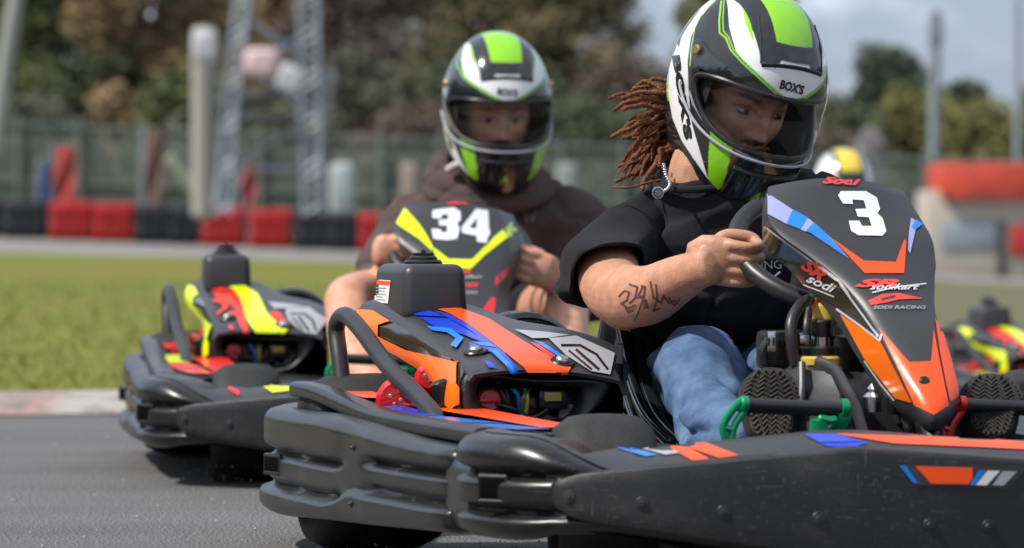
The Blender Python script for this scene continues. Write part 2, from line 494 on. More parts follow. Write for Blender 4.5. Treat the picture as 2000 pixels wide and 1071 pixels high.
def front_panel_bm(bm):
    n = len(FPATH); idx = [i for i in range(n) if panel_z(i)[2] > 1056 and abs(FPATH[i].x) < .712 and FPATH[i].y < -1.2]
    idx = list(range(min(idx), n - min(idx)))
    rows = []
    m = len(idx)
    for q, i in enumerate(idx):
        p, nn = FPATH[i], FN[i]; pt, pb, px = panel_z(i)
        e = min(q, m - 1 - q); sh = math.sqrt(max(0, 1 - (1 - min(1, (e + .15) / 7)) ** 2)); c = (pt + pb) / 2
        hz = (pt - pb) / 2 * sh
        row = []
        for k, (v, o_) in enumerate(((1.0, -.035), (1.0, -.004), (.985, .004), (.955, .008), (.9, .009), (.5, .010), (0, .011), (-.5, .010), (-.9, .009), (-.955, .008), (-.985, .004), (-1, -.004), (-1, -.035))):
            oo = o_ if e > 1 else min(o_, -.003 + e * .006)
            row.append(Vector((p.x + nn.x * oo, p.y + nn.y * oo, c + hz * v)))
        rows.append(row)
    grid(bm, rows)
def wheel(kart, x, a, r, w, steer=0, key='f'):
    t = bpy.data.objects.new('wheel', None); COL.objects.link(t); t.parent = kart
    t.location = (x, -a, r); t.rotation_euler = (0, 0, steer)
    def ty(bm):
        h = w / 2; rr = r - .012
        prof = [(r * .50, -h * .86), (r * .56, -h * .98), (r * .72, -h * 1.04), (r * .86, -h), (rr, -h * .86), (r - .004, -h * .70), (r - .001, -h * .4), (r, 0),
                (r - .001, h * .4), (r - .004, h * .70), (rr, h * .86), (r * .86, h), (r * .72, h * 1.04), (r * .56, h * .98), (r * .50, h * .86)]
        lathe(bm, (0, 0, 0), (1, 0, 0), prof, 56)
    part('tyre' + key, 'tyre', ty, M_TYRE, t, angle=60)
    def rm(bm):
        h = w / 2
        prof = [(r * .515, -h * .88), (r * .50, -h * .80), (r * .42, -h * .7), (r * .40, 0), (r * .42, h * .7), (r * .50, h * .80), (r * .515, h * .88)]
        lathe(bm, (0, 0, 0), (1, 0, 0), prof, 40)
        disc(bm, (-h * .1, 0, 0), (1, 0, 0), r * .41, .012, 30)
        disc(bm, (-h * .4, 0, 0), (-1, 0, 0), r * .18, h * .7, 20)
        for k in range(5):
            an = k * 2 * PI / 5; disc(bm, (-h * .2, math.cos(an) * r * .29, math.sin(an) * r * .29), (-1, 0, 0), .008, .02, 10)
    part('rim' + key, 'rim', rm, M_ALU, t)
    return t

def station(px_list): return px_list
NST = [  # left outer, left crease, right crease, right outer (photo pixels), a
    ((1492, 384), (1503, 363), (1763, 371), (1770, 384), .735),
    ((1487, 430), (1491, 418), (1798, 430), (1806, 436), .79),
    ((1489, 496), (1516, 457), (1822, 462), (1827, 476), .825),
    ((1526, 508), (1566, 489), (1825, 500), (1828, 512), .85),
    ((1574, 563), (1640, 547), (1824, 560), (1826, 566), .90),
    ((1628, 613), (1692, 612), (1822, 610), (1824, 614), .95),
    ((1669, 692), (1720, 660), (1848, 662), (1850, 668), 1.0),
    ((1712, 756), (1748, 718), (1865, 722), (1867, 728), 1.045),
    ((1744, 793), (1782, 786), (1876, 776), (1877, 782), 1.09),
    ((1770, 820), (1800, 828), (1858, 822), (1858, 824), 1.10),
    ((1788, 836), (1806, 842), (1842, 838), (1842, 840), 1.085)]
TOPB = [20, 13, 9, 5, 0, 0, 0, 0, 0, 0, 0]
def fairing_bm(bm):
    rows = []
    for (lo, lc, rc, ro, a), tb in zip(NST, [1] + [0] * 10):
        row = [K(lo[0], lo[1], a - .085)]
        row.append(K((lo[0] + lc[0]) / 2, (lo[1] + lc[1]) / 2, a - .045))
        row.append(K(lc[0], lc[1], a))
        for q in (.12, .3, .5, .7, .88):
            bul = math.sin(PI * q)
            y = lc[1] + (rc[1] - lc[1]) * q - (22 * bul if tb else 0)
            row.append(K(lc[0] + (rc[0] - lc[0]) * q, y, a + .022 * bul ** .7))
        row.append(K(rc[0], rc[1], a))
        pr = K(ro[0], ro[1], a - .05)
        row.append(pr)
        row.append(K(ro[0] - 3, ro[1] + 4, a - .1))
        rows.append(row)
    # upper lip rolls over to the back
    top = []
    for k, p in enumerate(rows[0]): top.append(p + Vector((0, .03, -.006)))
    rows.insert(0, top)
    V = grid(bm, rows)
    cl = bm.edges.layers.float.new('crease_edge')
    for i in range(1, len(V) - 1):
        for c in (2, 8):
            e = bm.edges.get((V[i][c], V[i + 1][c]))
            if e: e[cl] = .75
    for k in range(len(V[1]) - 1):
        e = bm.edges.get((V[1][k], V[1][k + 1]))
        if e: e[cl] = .6
    def post(o):
        s = o.modifiers.new('s', 'SUBSURF'); s.levels = 2; s.render_levels = 2; s.boundary_smooth = 'PRESERVE_CORNERS'
        bake(o)
        o.data.set_sharp_from_angle(angle=R(60))
    return post

# engine cowl, traced rows from back to front
def cowl_top_bm(bm):
    ridge = [(706, 596, -.10), (738, 599, -.03), (770, 611, .05), (813, 640, .17), (866, 682, .33), (905, 711, .44), (921, 724, .475)]
    right = [(820, 590, -.08), (862, 592, -.03), (918, 596, .02), (1012, 626, .14), (1118, 645, .22), (1210, 682, .36), (1208, 737, .47)]
    rows = []
    for (x0, y0, a0), (x1, y1, a1) in zip(smooth_path(ridge, 6), smooth_path(right, 6)):
        row = []
        for k in range(17):
            q = k / 16; p = K(x0, y0, a0).lerp(K(x1, y1, a1), q)
            p.z += .012 * math.sin(PI * q) ** .8
            row.append(p)
        # roll over to both sides
        row.insert(0, row[0] + Vector((-.007, 0, -.010)))
        row.append(row[-1] + Vector((.010, 0, -.02)))
        rows.append(row)
    f1 = [p + Vector((0, -.012, -.006)) for p in rows[-1]]; rows.append(f1)
    grid(bm, rows)
    return lambda o: solid(o, .006)
def cowl_side_bm(bm):
    up = [(697, 602, -.10), (735, 606, -.03), (768, 618, .05), (811, 646, .17), (862, 688, .33), (899, 714, .44), (905, 728, .47)]
    lo = [(696, 648, -.10), (726, 668, -.02), (777, 695, .08), (828, 727, .2), (859, 762, .31), (876, 806, .42), (903, 816, .47)]
    rows = []
    for A, B in zip(smooth_path(up, 6), smooth_path(lo, 6)):
        a = K(*A); b = K(*B); b = b + (b - a) * .10; rows.append([a.lerp(b, k / 8) + Vector((-.010 * math.sin(PI * k / 8), 0, 0)) for k in range(9)])
    grid(bm, rows)
    return lambda o: solid(o, .006)
def cowl_frame_bm(bm):
    outer = [(903, 714), (990, 736), (1043, 742), (1114, 739), (1204, 737), (1196, 765), (1160, 812), (1100, 846), (1030, 852), (960, 836), (903, 816), (899, 770)]
    inner = [(937, 738), (990, 744), (1043, 752), (1095, 756), (1137, 757), (1134, 780), (1124, 806), (1108, 825), (1040, 818), (973, 804), (933, 790), (931, 765)]
    rows = []
    for (x0, y0), (x1, y1) in zip(outer, inner):
        a, b = K(x0, y0, .475), K(x1, y1, .462)
        rows.append([a + Vector((0, .03, 0)), a, a.lerp(b, .4) + Vector((0, -.009, 0)), a.lerp(b, .8) + Vector((0, -.006, 0)), b, b + Vector((0, .03, 0))])
    rows.append(rows[0])
    grid(bm, rows); bmesh.ops.remove_doubles(bm, verts=bm.verts, dist=1e-5)
    def post(o):
        s = o.modifiers.new('s', 'SUBSURF'); s.levels = 2; s.render_levels = 2
        bake(o)
    return post

def make_kart(label, M, Mi, pal, number, full=True, group='rental karts on the track', steer=-10):
    kart = empty('go_kart', M, label, 'go kart', group)
    main, dark, alt, alt2, chev = pal['main'], pal['dark'], pal['alt'], pal['alt2'], pal['chev']
    # --- bumpers
    fb = part('fb', 'front_bumper', front_bumper_bm, M_PL, kart, angle=70)
    fp = part('fp', 'front_panel', front_panel_bm, M_PL2, fb, angle=50)
    sbs = []
    for sg in (1, -1): sbs.append(part('sb%d' % sg, 'side_bumper', side_bumper_bm(sg), M_PL, kart, angle=70))
    # square openings: flush black box stands in for the shade inside, raised frame
    def socket(bm, c, nrm, w, h, d):
        nrm = Vector(nrm).normalized(); u = Vector((0, 0, 1)).cross(nrm).normalized(); c = Vector(c)
        for s1 in (-1, 1):
            loft(bm, [c + u * s1 * w + Vector((0, 0, -h)), c + u * s1 * w + Vector((0, 0, h))], .0035, n=8)
            loft(bm, [c + u * -w + Vector((0, 0, s1 * h)), c + u * w + Vector((0, 0, s1 * h))], .004, n=8)
    bsk = bvh_of([fb] + sbs)
    def sk(px, py):
        d = (R3i @ ray(px, py)).normalized(); h = bsk.ray_cast(M3i @ CAM, d)
        if h[0] is None: return K(px, py, 1.2), Vector((-1, 0, 0))
        return h[0], (h[1] if h[1].dot(d) < 0 else -h[1])
    SK_ = [(KL(533, 907, -.726), Vector((-1, -.25, 0)), .026, .0135)] + [(sk(964, 955)[0], Vector((-.75, -.66, 0)), .021, .016)]
    def sock_frames(bm):
        for c, nr, w, h in SK_: socket(bm, c, nr, w, h, 0)
    def sock_shade(bm):
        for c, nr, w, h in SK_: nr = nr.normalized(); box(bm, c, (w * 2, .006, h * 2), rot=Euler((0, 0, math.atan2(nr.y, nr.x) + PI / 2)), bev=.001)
    part('sfr', 'socket_frame', sock_frames, M_PL, fb, split=lambda c: c.y < -.6); part('sho', 'socket', sock_shade, M_DARK, fb, split=lambda c: c.y < -.6)
    # bolts of the bumpers
    bv = bvh_of([fp, fb] + sbs)
    def bolts_at(pts, key, r, host):
        if key not in CACHE:
            bm = bmesh.new(); o3 = M3i @ CAM
            for px, py in pts:
                d = (R3i @ ray(px, py)).normalized(); h = bv.ray_cast(o3, d)
                if h[0] is None: continue
                n = h[1] if h[1].dot(d) < 0 else -h[1]
                disc(bm, h[0] + n * .0005, n, r, .0025, 16); disc(bm, h[0] + n * .002, n, r * .55, .005, 6)
            o = obj('bolt', bm, M_TUBE, host); CACHE[key] = [o.data]
        else:
            o = bpy.data.objects.new('bolt', CACHE[key][0]); COL.objects.link(o); o.parent = host
    for i, q in enumerate([(383, 400), (643, 425), (932, 455), (1665, 500), (1873, 505), (1270, 478)]):
        bolts_at(z7(q), 'b%d' % i, .0085, fp)
    for i, q in enumerate([(691, 874), (686, 984)]): bolts_at([q], 'c%d' % i, .0055, sbs[0])
    # connector between side and front bumper
    def conn(bm):
        for sg in (-1, 1):
            loft(bm, [(sg * .670, -.97, .152), (sg * .682, -1.05, .152), (sg * .688, -1.16, .152)], [(.052, .03)] * 3, side=(0, 0, 1), n=24, sub=4, power=3.2)
    part('cn', 'bumper_joint', conn, M_PL, kart, split=SX)
    # --- side plates with the band
    def band(bm):
        for sg in (-1, 1):
            pts = [(.665, .10, .252), (.668, .03, .253), (.668, -.08, .25), (.664, -.25, .238), (.662, -.42, .228), (.662, -.62, .226), (.662, -.85, .226), (.66, -1.05, .226)]
            loft(bm, [(sg * x, y, z) for x, y, z in pts], [(.013, .022)] * len(pts), side=(0, 0, 1), n=20, sub=5, power=3.5)
    part('bd', 'side_rail', band, M_PL, kart, split=SX)
    def plate(bm):
        for sg in (-1, 1):
            rows = []
            for y, z in ((.1, .252), (-.08, .25), (-.25, .238), (-.42, .229), (-.62, .226), (-.85, .226), (-1.05, .226)):
                rows.append([Vector((sg * x, y, z + dz)) for x, dz in ((.66, 0), (.60, .003), (.52, .0), (.42, -.02), (.30, -.03))])
            grid(bm, rows)
        return lambda o: solid(o, .006)
    pl = part('pl', 'side_plate', plate, M_PL2, kart)
    def plate_dec(key, mk, m): return part(key, 'plate_decal', mk, m, pl)
    def slab(polys, z=.006):
        def f(bm):
            for poly in polys:
                bm.faces.new([bm.verts.new((x, y, ip(-y, [(-.1, .252), (.08, .25), (.25, .238), (.42, .229), (.62, .226), (1.1, .226)]) + z)) for x, y in poly])
        return f
    ksx = pal['key']
    plate_dec(ksx + 'pd1', slab([[(-.65, -.0), (-.60, -.0), (-.585, -.22), (-.635, -.2)], [(-.60, -.30), (-.52, -.28), (-.50, -.95), (-.56, -.95)]], .0075), pal['side1'])
    plate_dec(ksx + 'pd2', slab([[(-.648, -.34), (-.605, -.33), (-.60, -.55), (-.648, -.55)]], .0075), pal['side2'])
    plate_dec(ksx + 'pd3', slab([[(-.648, -.56), (-.60, -.56), (-.57, -.80), (-.64, -.75)], [(-.64, -.78), (-.58, -.82), (-.56, -1.0), (-.61, -1.0)]], .0075), pal['side3'])
    # --- floor, frame rails and front plates
    def floor(bm):
        box(bm, (0, -.75, .05), (.62, 1.1, .008), bev=.002)
        for sg in (-1, 1):
            loft(bm, [(sg * .34, .1, .075), (sg * .33, -.3, .07), (sg * .30, -.8, .07), (sg * .24, -1.2, .07)], .015, sub=4)
            loft(bm, [(sg * .30, -1.05, .10), (sg * .42, -1.05, .125)], .02)
            loft(bm, [(sg * .30, .02, .14), (sg * .5, .0, .14)], .018)
        loft(bm, [(-.5, 0, .14), (.5, 0, .14)], .02)
        loft(bm, [(-.24, -1.2, .07), (.24, -1.2, .07)], .015)
    part('fl', 'chassis', floor, M_TUBE, kart)
    def fplate(bm):
        rows = []
        for i in range(12, len(FPATH) - 12, 4):
            p, nn = FPATH[i], FN[i]; pt, pb, px = panel_z(i); cor = sst(.55, .70, abs(p.x))
            zt = .236 * cor + (1 - cor) * min(pt - .012, .236)
            row = []
            for o_, dz in ((-.035, .002), (-.05, .004), (-.065, .0), (-.08, -.012), (-.09, -.03), (-.095, -.05)) if cor > .35 else ((-.035, .002), (-.06, .014), (-.10, .022 * (1 - cor) + .006), (-.15, .025 * (1 - cor) + .004), (-.22, .006), (-.27, -.02)):
                row.append(Vector((p.x + nn.x * o_, p.y + nn.y * o_, zt + dz)))
            rows.append(row)
        grid(bm, rows)
        return lambda o: solid(o, .004)
    fpl = part('fpl', 'front_plate', fplate, M_FAIR, kart)
    bvp = bvh_of([fpl])
    if full:
        def fdec(nm, polys, m): return decal(nm, polys, m, fpl, bvp, M3i, off=.0015, step=12)
        if pal['key'] == 'o':
            fdec('orange_decal', [[(1298, 871), (1378, 866), (1442, 891), (1404, 896), (1345, 876), (1385, 898), (1352, 901)]], M_ORANGE)
            fdec('orange_decal', [[(1632, 849), (1930, 858), (2010, 866), (2010, 880), (1930, 876), (1745, 868)]], M_ORANGE)
            fdec('blue_decal', [[(1570, 849), (1630, 850), (1690, 864), (1600, 866)], [(1602, 868), (1700, 866), (1670, 874), (1620, 874)]], M_BLUE)
            fdec('light_blue_decal', [[(1170, 868), (1200, 868), (1285, 890), (1262, 893)]], M_SKYB)
            fdec('silver_decal', [[(1255, 878), (1300, 870), (1330, 886), (1300, 890)]], M_GREYV)
        bvq = bvh_of([fp])
        if pal['key'] == 'o':
            q = lambda nm, pts, m, st=10: decal(nm, [z7(*pts)], m, fp, bvq, M3i, off=.0012 if nm == 'sticker_back' else .003, step=st)
            q('sticker_back', [(1553, 288), (2010, 292), (1945, 372), (1610, 358)], M_FAIR)
            q('light_blue_decal', [(1556, 290), (1578, 291), (1622, 352), (1606, 352)], M_SKYB)
            q('orange_decal', [(1612, 292), (1815, 297), (1815, 335), (1800, 356), (1668, 354)], M_ORANGE)
            q('light_blue_decal', [(1837, 307), (1862, 307), (1822, 359), (1805, 359)], M_SKYB)
            q('silver_decal', [(1868, 308), (1912, 309), (1865, 360), (1826, 359)], M_WHITE)
            q('silver_decal', [(1922, 310), (1972, 311), (1925, 361), (1885, 360)], M_GREYV)
    if pal['key'] == 'n' and full:
        # yellow mark on the near end of the front plate of the kart behind
        decal('neon_decal', [Z(240, 460, .4577, [(585, 640), (720, 628), (765, 660), (640, 676)])], M_NEON, fpl, bvp, M34i, off=.003, step=10)
        decal('red_decal', [Z(240, 460, .4577, [(400, 630), (420, 632), (415, 665), (380, 655)]), Z(240, 460, .4577, [(440, 640), (500, 672), (495, 690), (455, 665)])], M_REDV, fpl, bvp, M34i, off=.003, step=10)
    # --- wheels
    for sg in (-1, 1):
        wheel(kart, sg * .5, 1.05, .128, .132, R(steer), 'f'); wheel(kart, sg * .575, 0, .14, .205, 0, 'r')
    # --- roll hoops
    for sg in (-1, 1):
        def hoop(bm, sg=sg):
            pts = [(-.625, -.03, .22), (-.627, -.0, .30), (-.628, .02, .352), (-.626, -.03, .372), (-.622, -.12, .352), (-.615, -.27, .300), (-.605, -.41, .262), (-.60, -.50, .235), (-.598, -.54, .21)]
            loft(bm, [(-sg * x, y, z) for x, y, z in pts], .0135, sub=5, n=16)
        part('hp%d' % sg, 'roll_hoop', hoop, M_TUBE, kart)
    def guard(bm):
        loft(bm, [K(858, 748, .42), K(866, 775, .42), K(868, 815, .42)], [(.014, .012), (.017, .012), (.02, .012)], n=14, sub=3)
        pass
    part('gd', 'guard_post', guard, M_PL, kart)
    # --- tank
    def tank(bm):
        c = K(808, 558, .0); 
        t = bmesh.new(); bmesh.ops.create_cube(t, size=1)
        for v in t.verts:
            top = .93 if v.co.z > 0 else 1
            v.co = Vector((v.co.x * .106 * top, v.co.y * .215 * top, v.co.z * .088))
        bmesh.ops.bevel(t, geom=list(t.edges), offset=.016, segments=5, affect='EDGES', profile=.5)
        bmesh.ops.translate(t, verts=t.verts, vec=(-.497, .0, .408))
        me = bpy.data.meshes.new('t'); t.to_mesh(me); t.free(); bm.from_mesh(me)
    tk = part('tk', 'fuel_tank', tank, M_FAIR, kart)
    def cap(bm):
        c = Vector((-.497, -.02, .455)); disc(bm, c, (0, 0, 1), .030, .007, 28, .003); disc(bm, c + Vector((0, 0, .006)), (0, 0, 1), .022, .008, 24, .003)
        box(bm, c + Vector((0, 0, .012)), (.034, .008, .006), bev=.002); disc(bm, c + Vector((0, 0, .016)), (0, 0, 1), .004, .008, 10)
    part('cap', 'tank_cap', cap, M_PL, tk)
    if full and pal['key'] == 'o':
        bt = bvh_of([tk])
        decal('warning_label', [z5((365, 185), (462, 192), (448, 318), (353, 312))], M_LABEL, tk, bt, M3i, step=8)
        decal('warning_label_head', [z5((368, 190), (460, 196), (457, 218), (366, 212))], M_ORANGE, tk, bt, M3i, off=.002, step=8)
        decal('warning_label_text', [z5(*q) for q in ([(368, 228), (440, 232), (440, 237), (368, 233)], [(366, 244), (430, 248), (430, 252), (366, 248)],
              [(366, 262), (438, 266), (438, 270), (366, 266)], [(364, 276), (420, 280), (420, 284), (364, 280)], [(362, 292), (434, 296), (434, 300), (362, 296)])], M_GREYV, tk, bt, M3i, off=.002, step=8)
    # --- cowl
    cw = part('cwt', 'engine_cowl', cowl_top_bm, M_FAIR, kart)
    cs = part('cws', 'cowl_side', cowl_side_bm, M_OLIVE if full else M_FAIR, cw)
    cf = part('cwf', 'cowl_front_frame', cowl_frame_bm, M_PL2, cw)
    bt = bvh_of([cw]); bs = bvh_of([cs])
    def cd(key, nm, polys, m, b=bt, off=.002):
        k = pal['key'] + key
        if k in CACHE:
            o = bpy.data.objects.new(nm, CACHE[k]); COL.objects.link(o); o.parent = cw; return o
        o = decal(nm, [z5(*p) for p in polys], m, cw, b, M3i, off + .001, step=6); CACHE[k] = o.data; return o
    cd('d1', 'main_stripe', [[(600, 322), (835, 350), (1000, 410), (1200, 540), (1370, 640), (1450, 680), (1430, 706), (1240, 718), (1080, 590), (900, 450), (780, 380)]], main)
    cd('d2', 'dark_stripe', [[(500, 330), (590, 333), (760, 400), (600, 393), (570, 375)], [(700, 365), (780, 385), (905, 455), (1080, 595), (1060, 590), (890, 470)]], alt)
    cd('d3', 'pattern_decal', [[(620, 402), (780, 412), (1030, 560), (980, 548), (860, 500), (700, 455)],
                    [(890, 545), (1000, 552), (1080, 592), (1170, 702), (1130, 702), (1010, 595), (900, 565)],
                    [(975, 640), (1010, 650), (1045, 685), (1000, 680)]], alt if pal['key'] == 'o' else alt2, off=.0022)
    cd('d4', 'light_pattern_decal', [[(660, 455), (790, 468), (862, 520), (822, 575), (790, 560), (818, 522), (770, 490), (690, 478)], [(905, 540), (1000, 548), (1050, 572), (960, 562)],
                    [(1010, 590), (1045, 588), (1150, 700), (1120, 700)]], alt2, off=.003)
    cd('d5', 'red_stripe', [[(1228, 540), (1270, 552), (1420, 652), (1370, 650)]], M_REDV)
    cd('d6', 'blue_stripe', [[(1240, 528), (1300, 545), (1430, 628), (1405, 636)]], alt2)
    cd('d7', 'number_panel', [[(1330, 520), (1480, 505), (1690, 600), (1665, 718), (1560, 700), (1420, 610)]], M_GREYV if full else M_FAIR)
    cd('d8', 'number_mark', [stroke([(1400, 560), (1500, 560), (1590, 610), (1650, 690)], 14)[i] for i in range(3)] + stroke([(1480, 585), (1600, 690)], 16) + stroke([(1440, 590), (1560, 690)], 12), M_BLKV, off=.0024)
    cd('d9', 'rear_white_panel', [[(1140, 470), (1290, 482), (1440, 500), (1330, 518), (1240, 520)]], M_GREYV)
    cd('s1', 'side_decal', [[(282, 357), (370, 365), (465, 420), (400, 440), (400, 500), (560, 575), (832, 648), (832, 870), (800, 905), (765, 870), (735, 780), (645, 690), (500, 600), (350, 530), (272, 470)]],
       pal['side'], bs, .003)
    cd('s2', 'smoked_lens', [[(475, 432), (545, 462), (680, 556), (800, 628), (828, 642), (600, 588), (410, 500), (408, 450), (470, 435)]], M_LENS, bs, .0016)
    if full and pal['key'] == 'o':
        text_decal('type_lettering', 'RT8', *z5((288, 475))[0], 34, 17, M_WHITE, cw, bs, M3i, off=.003, ang=.12, shear=.15, bold=.03, step=10)
    def nb(bm):
        for (px, py) in ((930, 690), (1098, 710)):
            d = (R3i @ ray(px, py)).normalized(); h = bt.ray_cast(M3i @ CAM, d); n = h[1] if h[1].z > 0 else -h[1]
            disc(bm, h[0] + n * .002, n, .019, .006, 26, .002)
    def nb2(bm):
        for (px, py) in ((930, 690), (1098, 710)):
            d = (R3i @ ray(px, py)).normalized(); h = bt.ray_cast(M3i @ CAM, d); n = h[1] if h[1].z > 0 else -h[1]
            disc(bm, h[0] + n * .007, n, .011, .008, 8, .003)
    part('nb', 'rubber_washer', nb, M_PL, cw, split=lambda c: c.x > -.44); part('nb2', 'cowl_bolt', nb2, M_ALU, cw, split=lambda c: c.x > -.44)
    # engine inside
    def eng(bm):
        rnd = random.Random(3)
        box(bm, (-.44, -.18, .17), (.2, .34, .16), bev=.01)
        for k in range(7): box(bm, (-.44, -.36, .115 + k * .019), (.19, .012, .006), bev=.001)
        for k in range(26):
            c = K(rnd.uniform(945, 1130), rnd.uniform(750, 835), rnd.uniform(.36, .43))
            box(bm, c, (rnd.uniform(.01, .035), .02, rnd.uniform(.008, .03)), rot=Euler((0, rnd.uniform(-.6, .6), rnd.uniform(-.5, .5))), bev=.002)
        disc(bm, K(1078, 775, .42), (0, -1, .1), .018, .02, 24)
    part('shr', 'dark_backing', lambda bm: (box(bm, K(1030, 790, .34), (.25, .01, .13), bev=.002), box(bm, K(1190, 780, .40), (.01, .12, .11), bev=.002), box(bm, K(1030, 752, .40), (.22, .12, .006), bev=.002)) and None, M_DARK, kart)  # black boards added behind the cowl opening to keep it dark
    en = part('en', 'engine', eng, M_ENG, kart)
    def eng2(bm):
        disc(bm, K(955, 782, .43), (-.1, -1, .1), .019, .022, 24, .004); box(bm, K(955, 782, .445), (.03, .006, .006), bev=.001)
        loft(bm, [K(850, 700, .25), K(858, 735, .3), K(862, 760, .32)], .012, n=10)
        # perforated red guard beside the engine
        for (px, py, rr) in ((785, 783, .033), (842, 738, .020)):
            disc(bm, K(px, py, .24), (-.4, -1, 0), rr * 1.15, .05, 24, .008)
        box(bm, K(800, 785, .22), (.07, .06, .055), bev=.012)
    part('en2', 'engine_guard', eng2, M_REDCAP, en, split=lambda c: c.x > -.53)
    def eng3(bm):
        for dx, dy in ((0, 0), (14, -6), (-12, 8), (6, 14), (20, 10), (-20, -8), (-4, -18), (10, -22), (26, -10), (55, -40), (62, -28), (48, -48)):
            disc(bm, K(783 + dx, 782 + dy, .292), (-.4, -1, 0), .0035, .004, 8)
    part('en3', 'guard_stud', eng3, M_ALU, en)
    for ii, (m, pts) in enumerate(((M_SKYB, [(992, 752), (1010, 770), (1016, 800), (1020, 815)]), (M_YEL, [(1024, 752), (1030, 780), (1026, 812)]), (M_REDV, [(1012, 790), (1022, 778), (1030, 768)]),
                          (M_GREEN, [(1036, 756), (1024, 775), (1018, 810)]), (M_HOSE, [(975, 752), (990, 785), (1000, 812)]), (M_HOSE, [(968, 790), (1000, 798), (1040, 815), (1070, 800)]))):
        part('cb%d' % ii, 'cable', lambda bm, pts=pts: loft(bm, [K(x, y, .44 + .01 * (i % 2)) for i, (x, y) in enumerate(pts)], .0035, n=8, sub=4), m, en)
    def ecu(bm): box(bm, K(1078, 779, .432), (.045, .02, .03), bev=.004)
    part('ecu', 'engine_box', ecu, M_PL, en)
    part('ecl', 'engine_box_label', lambda bm: box(bm, K(1080, 775, .4455), (.026, .002, .013), bev=.0005), M_YEL, en)
    # black ribbed intake behind the cowl
    def intake(bm):
        rows = []
        for i in range(13):
            q = i / 12; x = 955 + 165 * q; hgt = math.sin(PI * min(1, .12 + q * .86)) ** .6
            top = K(x, 668 - 58 * hgt, .10); rows.append([top + Vector((0, .0, -.06)), top + Vector((0, -.01, -.008)), top, top + Vector((.0, .05, .002)), top + Vector((0, .12, -.05))])
        grid(bm, rows)
        for i in range(22):
            q = i / 21; x = 985 + 115 * q; hgt = math.sin(PI * min(1, .12 + (x - 955) / 165 * .86)) ** .6
            p = K(x, 674 - 48 * hgt, .113); loft(bm, [p, p + Vector((.006, 0, -.035))], .0018, n=6)
    part('ik', 'air_intake', intake, M_PL, kart)
    # --- fairing
    fr = part('fr', 'steering_fairing', fairing_bm, M_FAIR, kart)
    solid_done = 'frs' in CACHE
    bf = bvh_of([fr])
    def fd(key, nm, polys, m, off=.0014, Mx=M3i, zz=z3, step=9):
        k = pal['key'] + key
        if k in CACHE:
            o = bpy.data.objects.new(nm, CACHE[k]); COL.objects.link(o); o.parent = fr; return o
        o = decal(nm, [zz(*p) for p in polys], m, fr, bf, Mx, off, step=step); CACHE[k] = o.data; return o
    if pal['key'] == 'o':
        fd('flank', 'flank_reflection', [[(268, 205), (400, 305), (543, 415), (683, 608), (600, 560), (535, 505), (420, 435), (335, 325), (268, 308)]], M_OLIVE)  # olive puts the reflected grass into the flank colour
        fd('chl', 'silver_chevron', [[(275, 88), (372, 152), (435, 188), (515, 258), (578, 332), (562, 322), (440, 240), (350, 205), (264, 158)]], M_SILV)
        fd('chm', 'blue_chevron', [[(372, 152), (425, 182), (400, 224), (350, 204)], [(450, 200), (515, 262), (575, 332), (555, 316), (440, 240), (420, 232)]], M_SKYB, .0022)
        fd('chr', 'silver_chevron', [[(805, 182), (848, 206), (822, 225), (802, 312), (794, 300), (797, 235)]], M_SILV)
        fd('chr2', 'blue_chevron', [[(822, 190), (848, 206), (822, 226), (808, 215)]], M_SKYB, .0022)
        fd('vee', 'orange_vee', [[(518, 258), (632, 340), (750, 344), (780, 262), (788, 268), (780, 385), (636, 385)]], main)
        fd('lo1', 'flank_orange', [[(548, 532), (697, 632), (812, 858), (752, 842), (640, 700)]], M_ORANGE2)
        fd('lo2', 'front_orange', [[(690, 585), (800, 712), (878, 708), (888, 590), (905, 680), (943, 868), (890, 903), (822, 868), (755, 720)]], main)
        fd('lo3', 'right_orange', [[(893, 548), (918, 590), (950, 690), (985, 832), (947, 855), (912, 680)]], main)
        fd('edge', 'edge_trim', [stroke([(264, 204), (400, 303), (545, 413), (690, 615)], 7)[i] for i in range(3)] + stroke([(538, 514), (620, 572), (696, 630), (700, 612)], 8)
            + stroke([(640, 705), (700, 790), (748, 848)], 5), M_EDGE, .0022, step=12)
        fd('num', 'race_number', [[(538, 100), (548, 84), (640, 84), (680, 108), (692, 150), (682, 165), (702, 185), (715, 232), (700, 248), (612, 246), (586, 230), (577, 193), (616, 193), (626, 212), (661, 212),
                        (650, 180), (610, 178), (601, 150), (641, 148), (632, 118), (590, 115), (593, 131), (556, 130)]], M_WHITE)
        T = lambda s, x, y, w, h, m, **k: text_decal('lettering', s, *z3((x, y))[0], w * .5324, h * .5324, m, fr, bf, M3i, off=.0024, step=14, **k)
        T('Sodi', 480, 58, 140, 28, M_SCRIPT, shear=.4, bold=.045, ang=.05)
        T('SR', 602, 438, 160, 30, M_SCRIPT, shear=.4, bold=.05)
        T('sodikart', 655, 447, 180, 22, M_WHITE, shear=.5, bold=.012)
        fd('ul', 'underline', stroke([(665, 458), (740, 440), (858, 425)], 4), M_WHITE, .0026, step=14)
        fd('arr', 'red_arrow', [[(650, 486), (700, 462), (760, 458), (850, 478), (760, 482), (720, 492), (660, 502)]], M_SCRIPT)
        fd('arr2', 'arrow_gap', [stroke([(700, 482), (745, 470), (800, 474)], 7)[0]], M_FAIR, .002)
        T('SODI RACING', 668, 518, 190, 12, M_GREYV, bold=.01, shear=.2)
        T('SR', 402, 360, 95, 48, M_SCRIPT, shear=.3, bold=.05, ang=.62)
        T('sodi', 425, 412, 110, 34, M_WHITE, shear=.3, bold=.02, ang=.42)
        fd('ul2', 'underline', stroke([(418, 425), (480, 448), (528, 468)], 4), M_WHITE, .0026, step=14)
    else:
        nz = lambda *p: z4(*p)
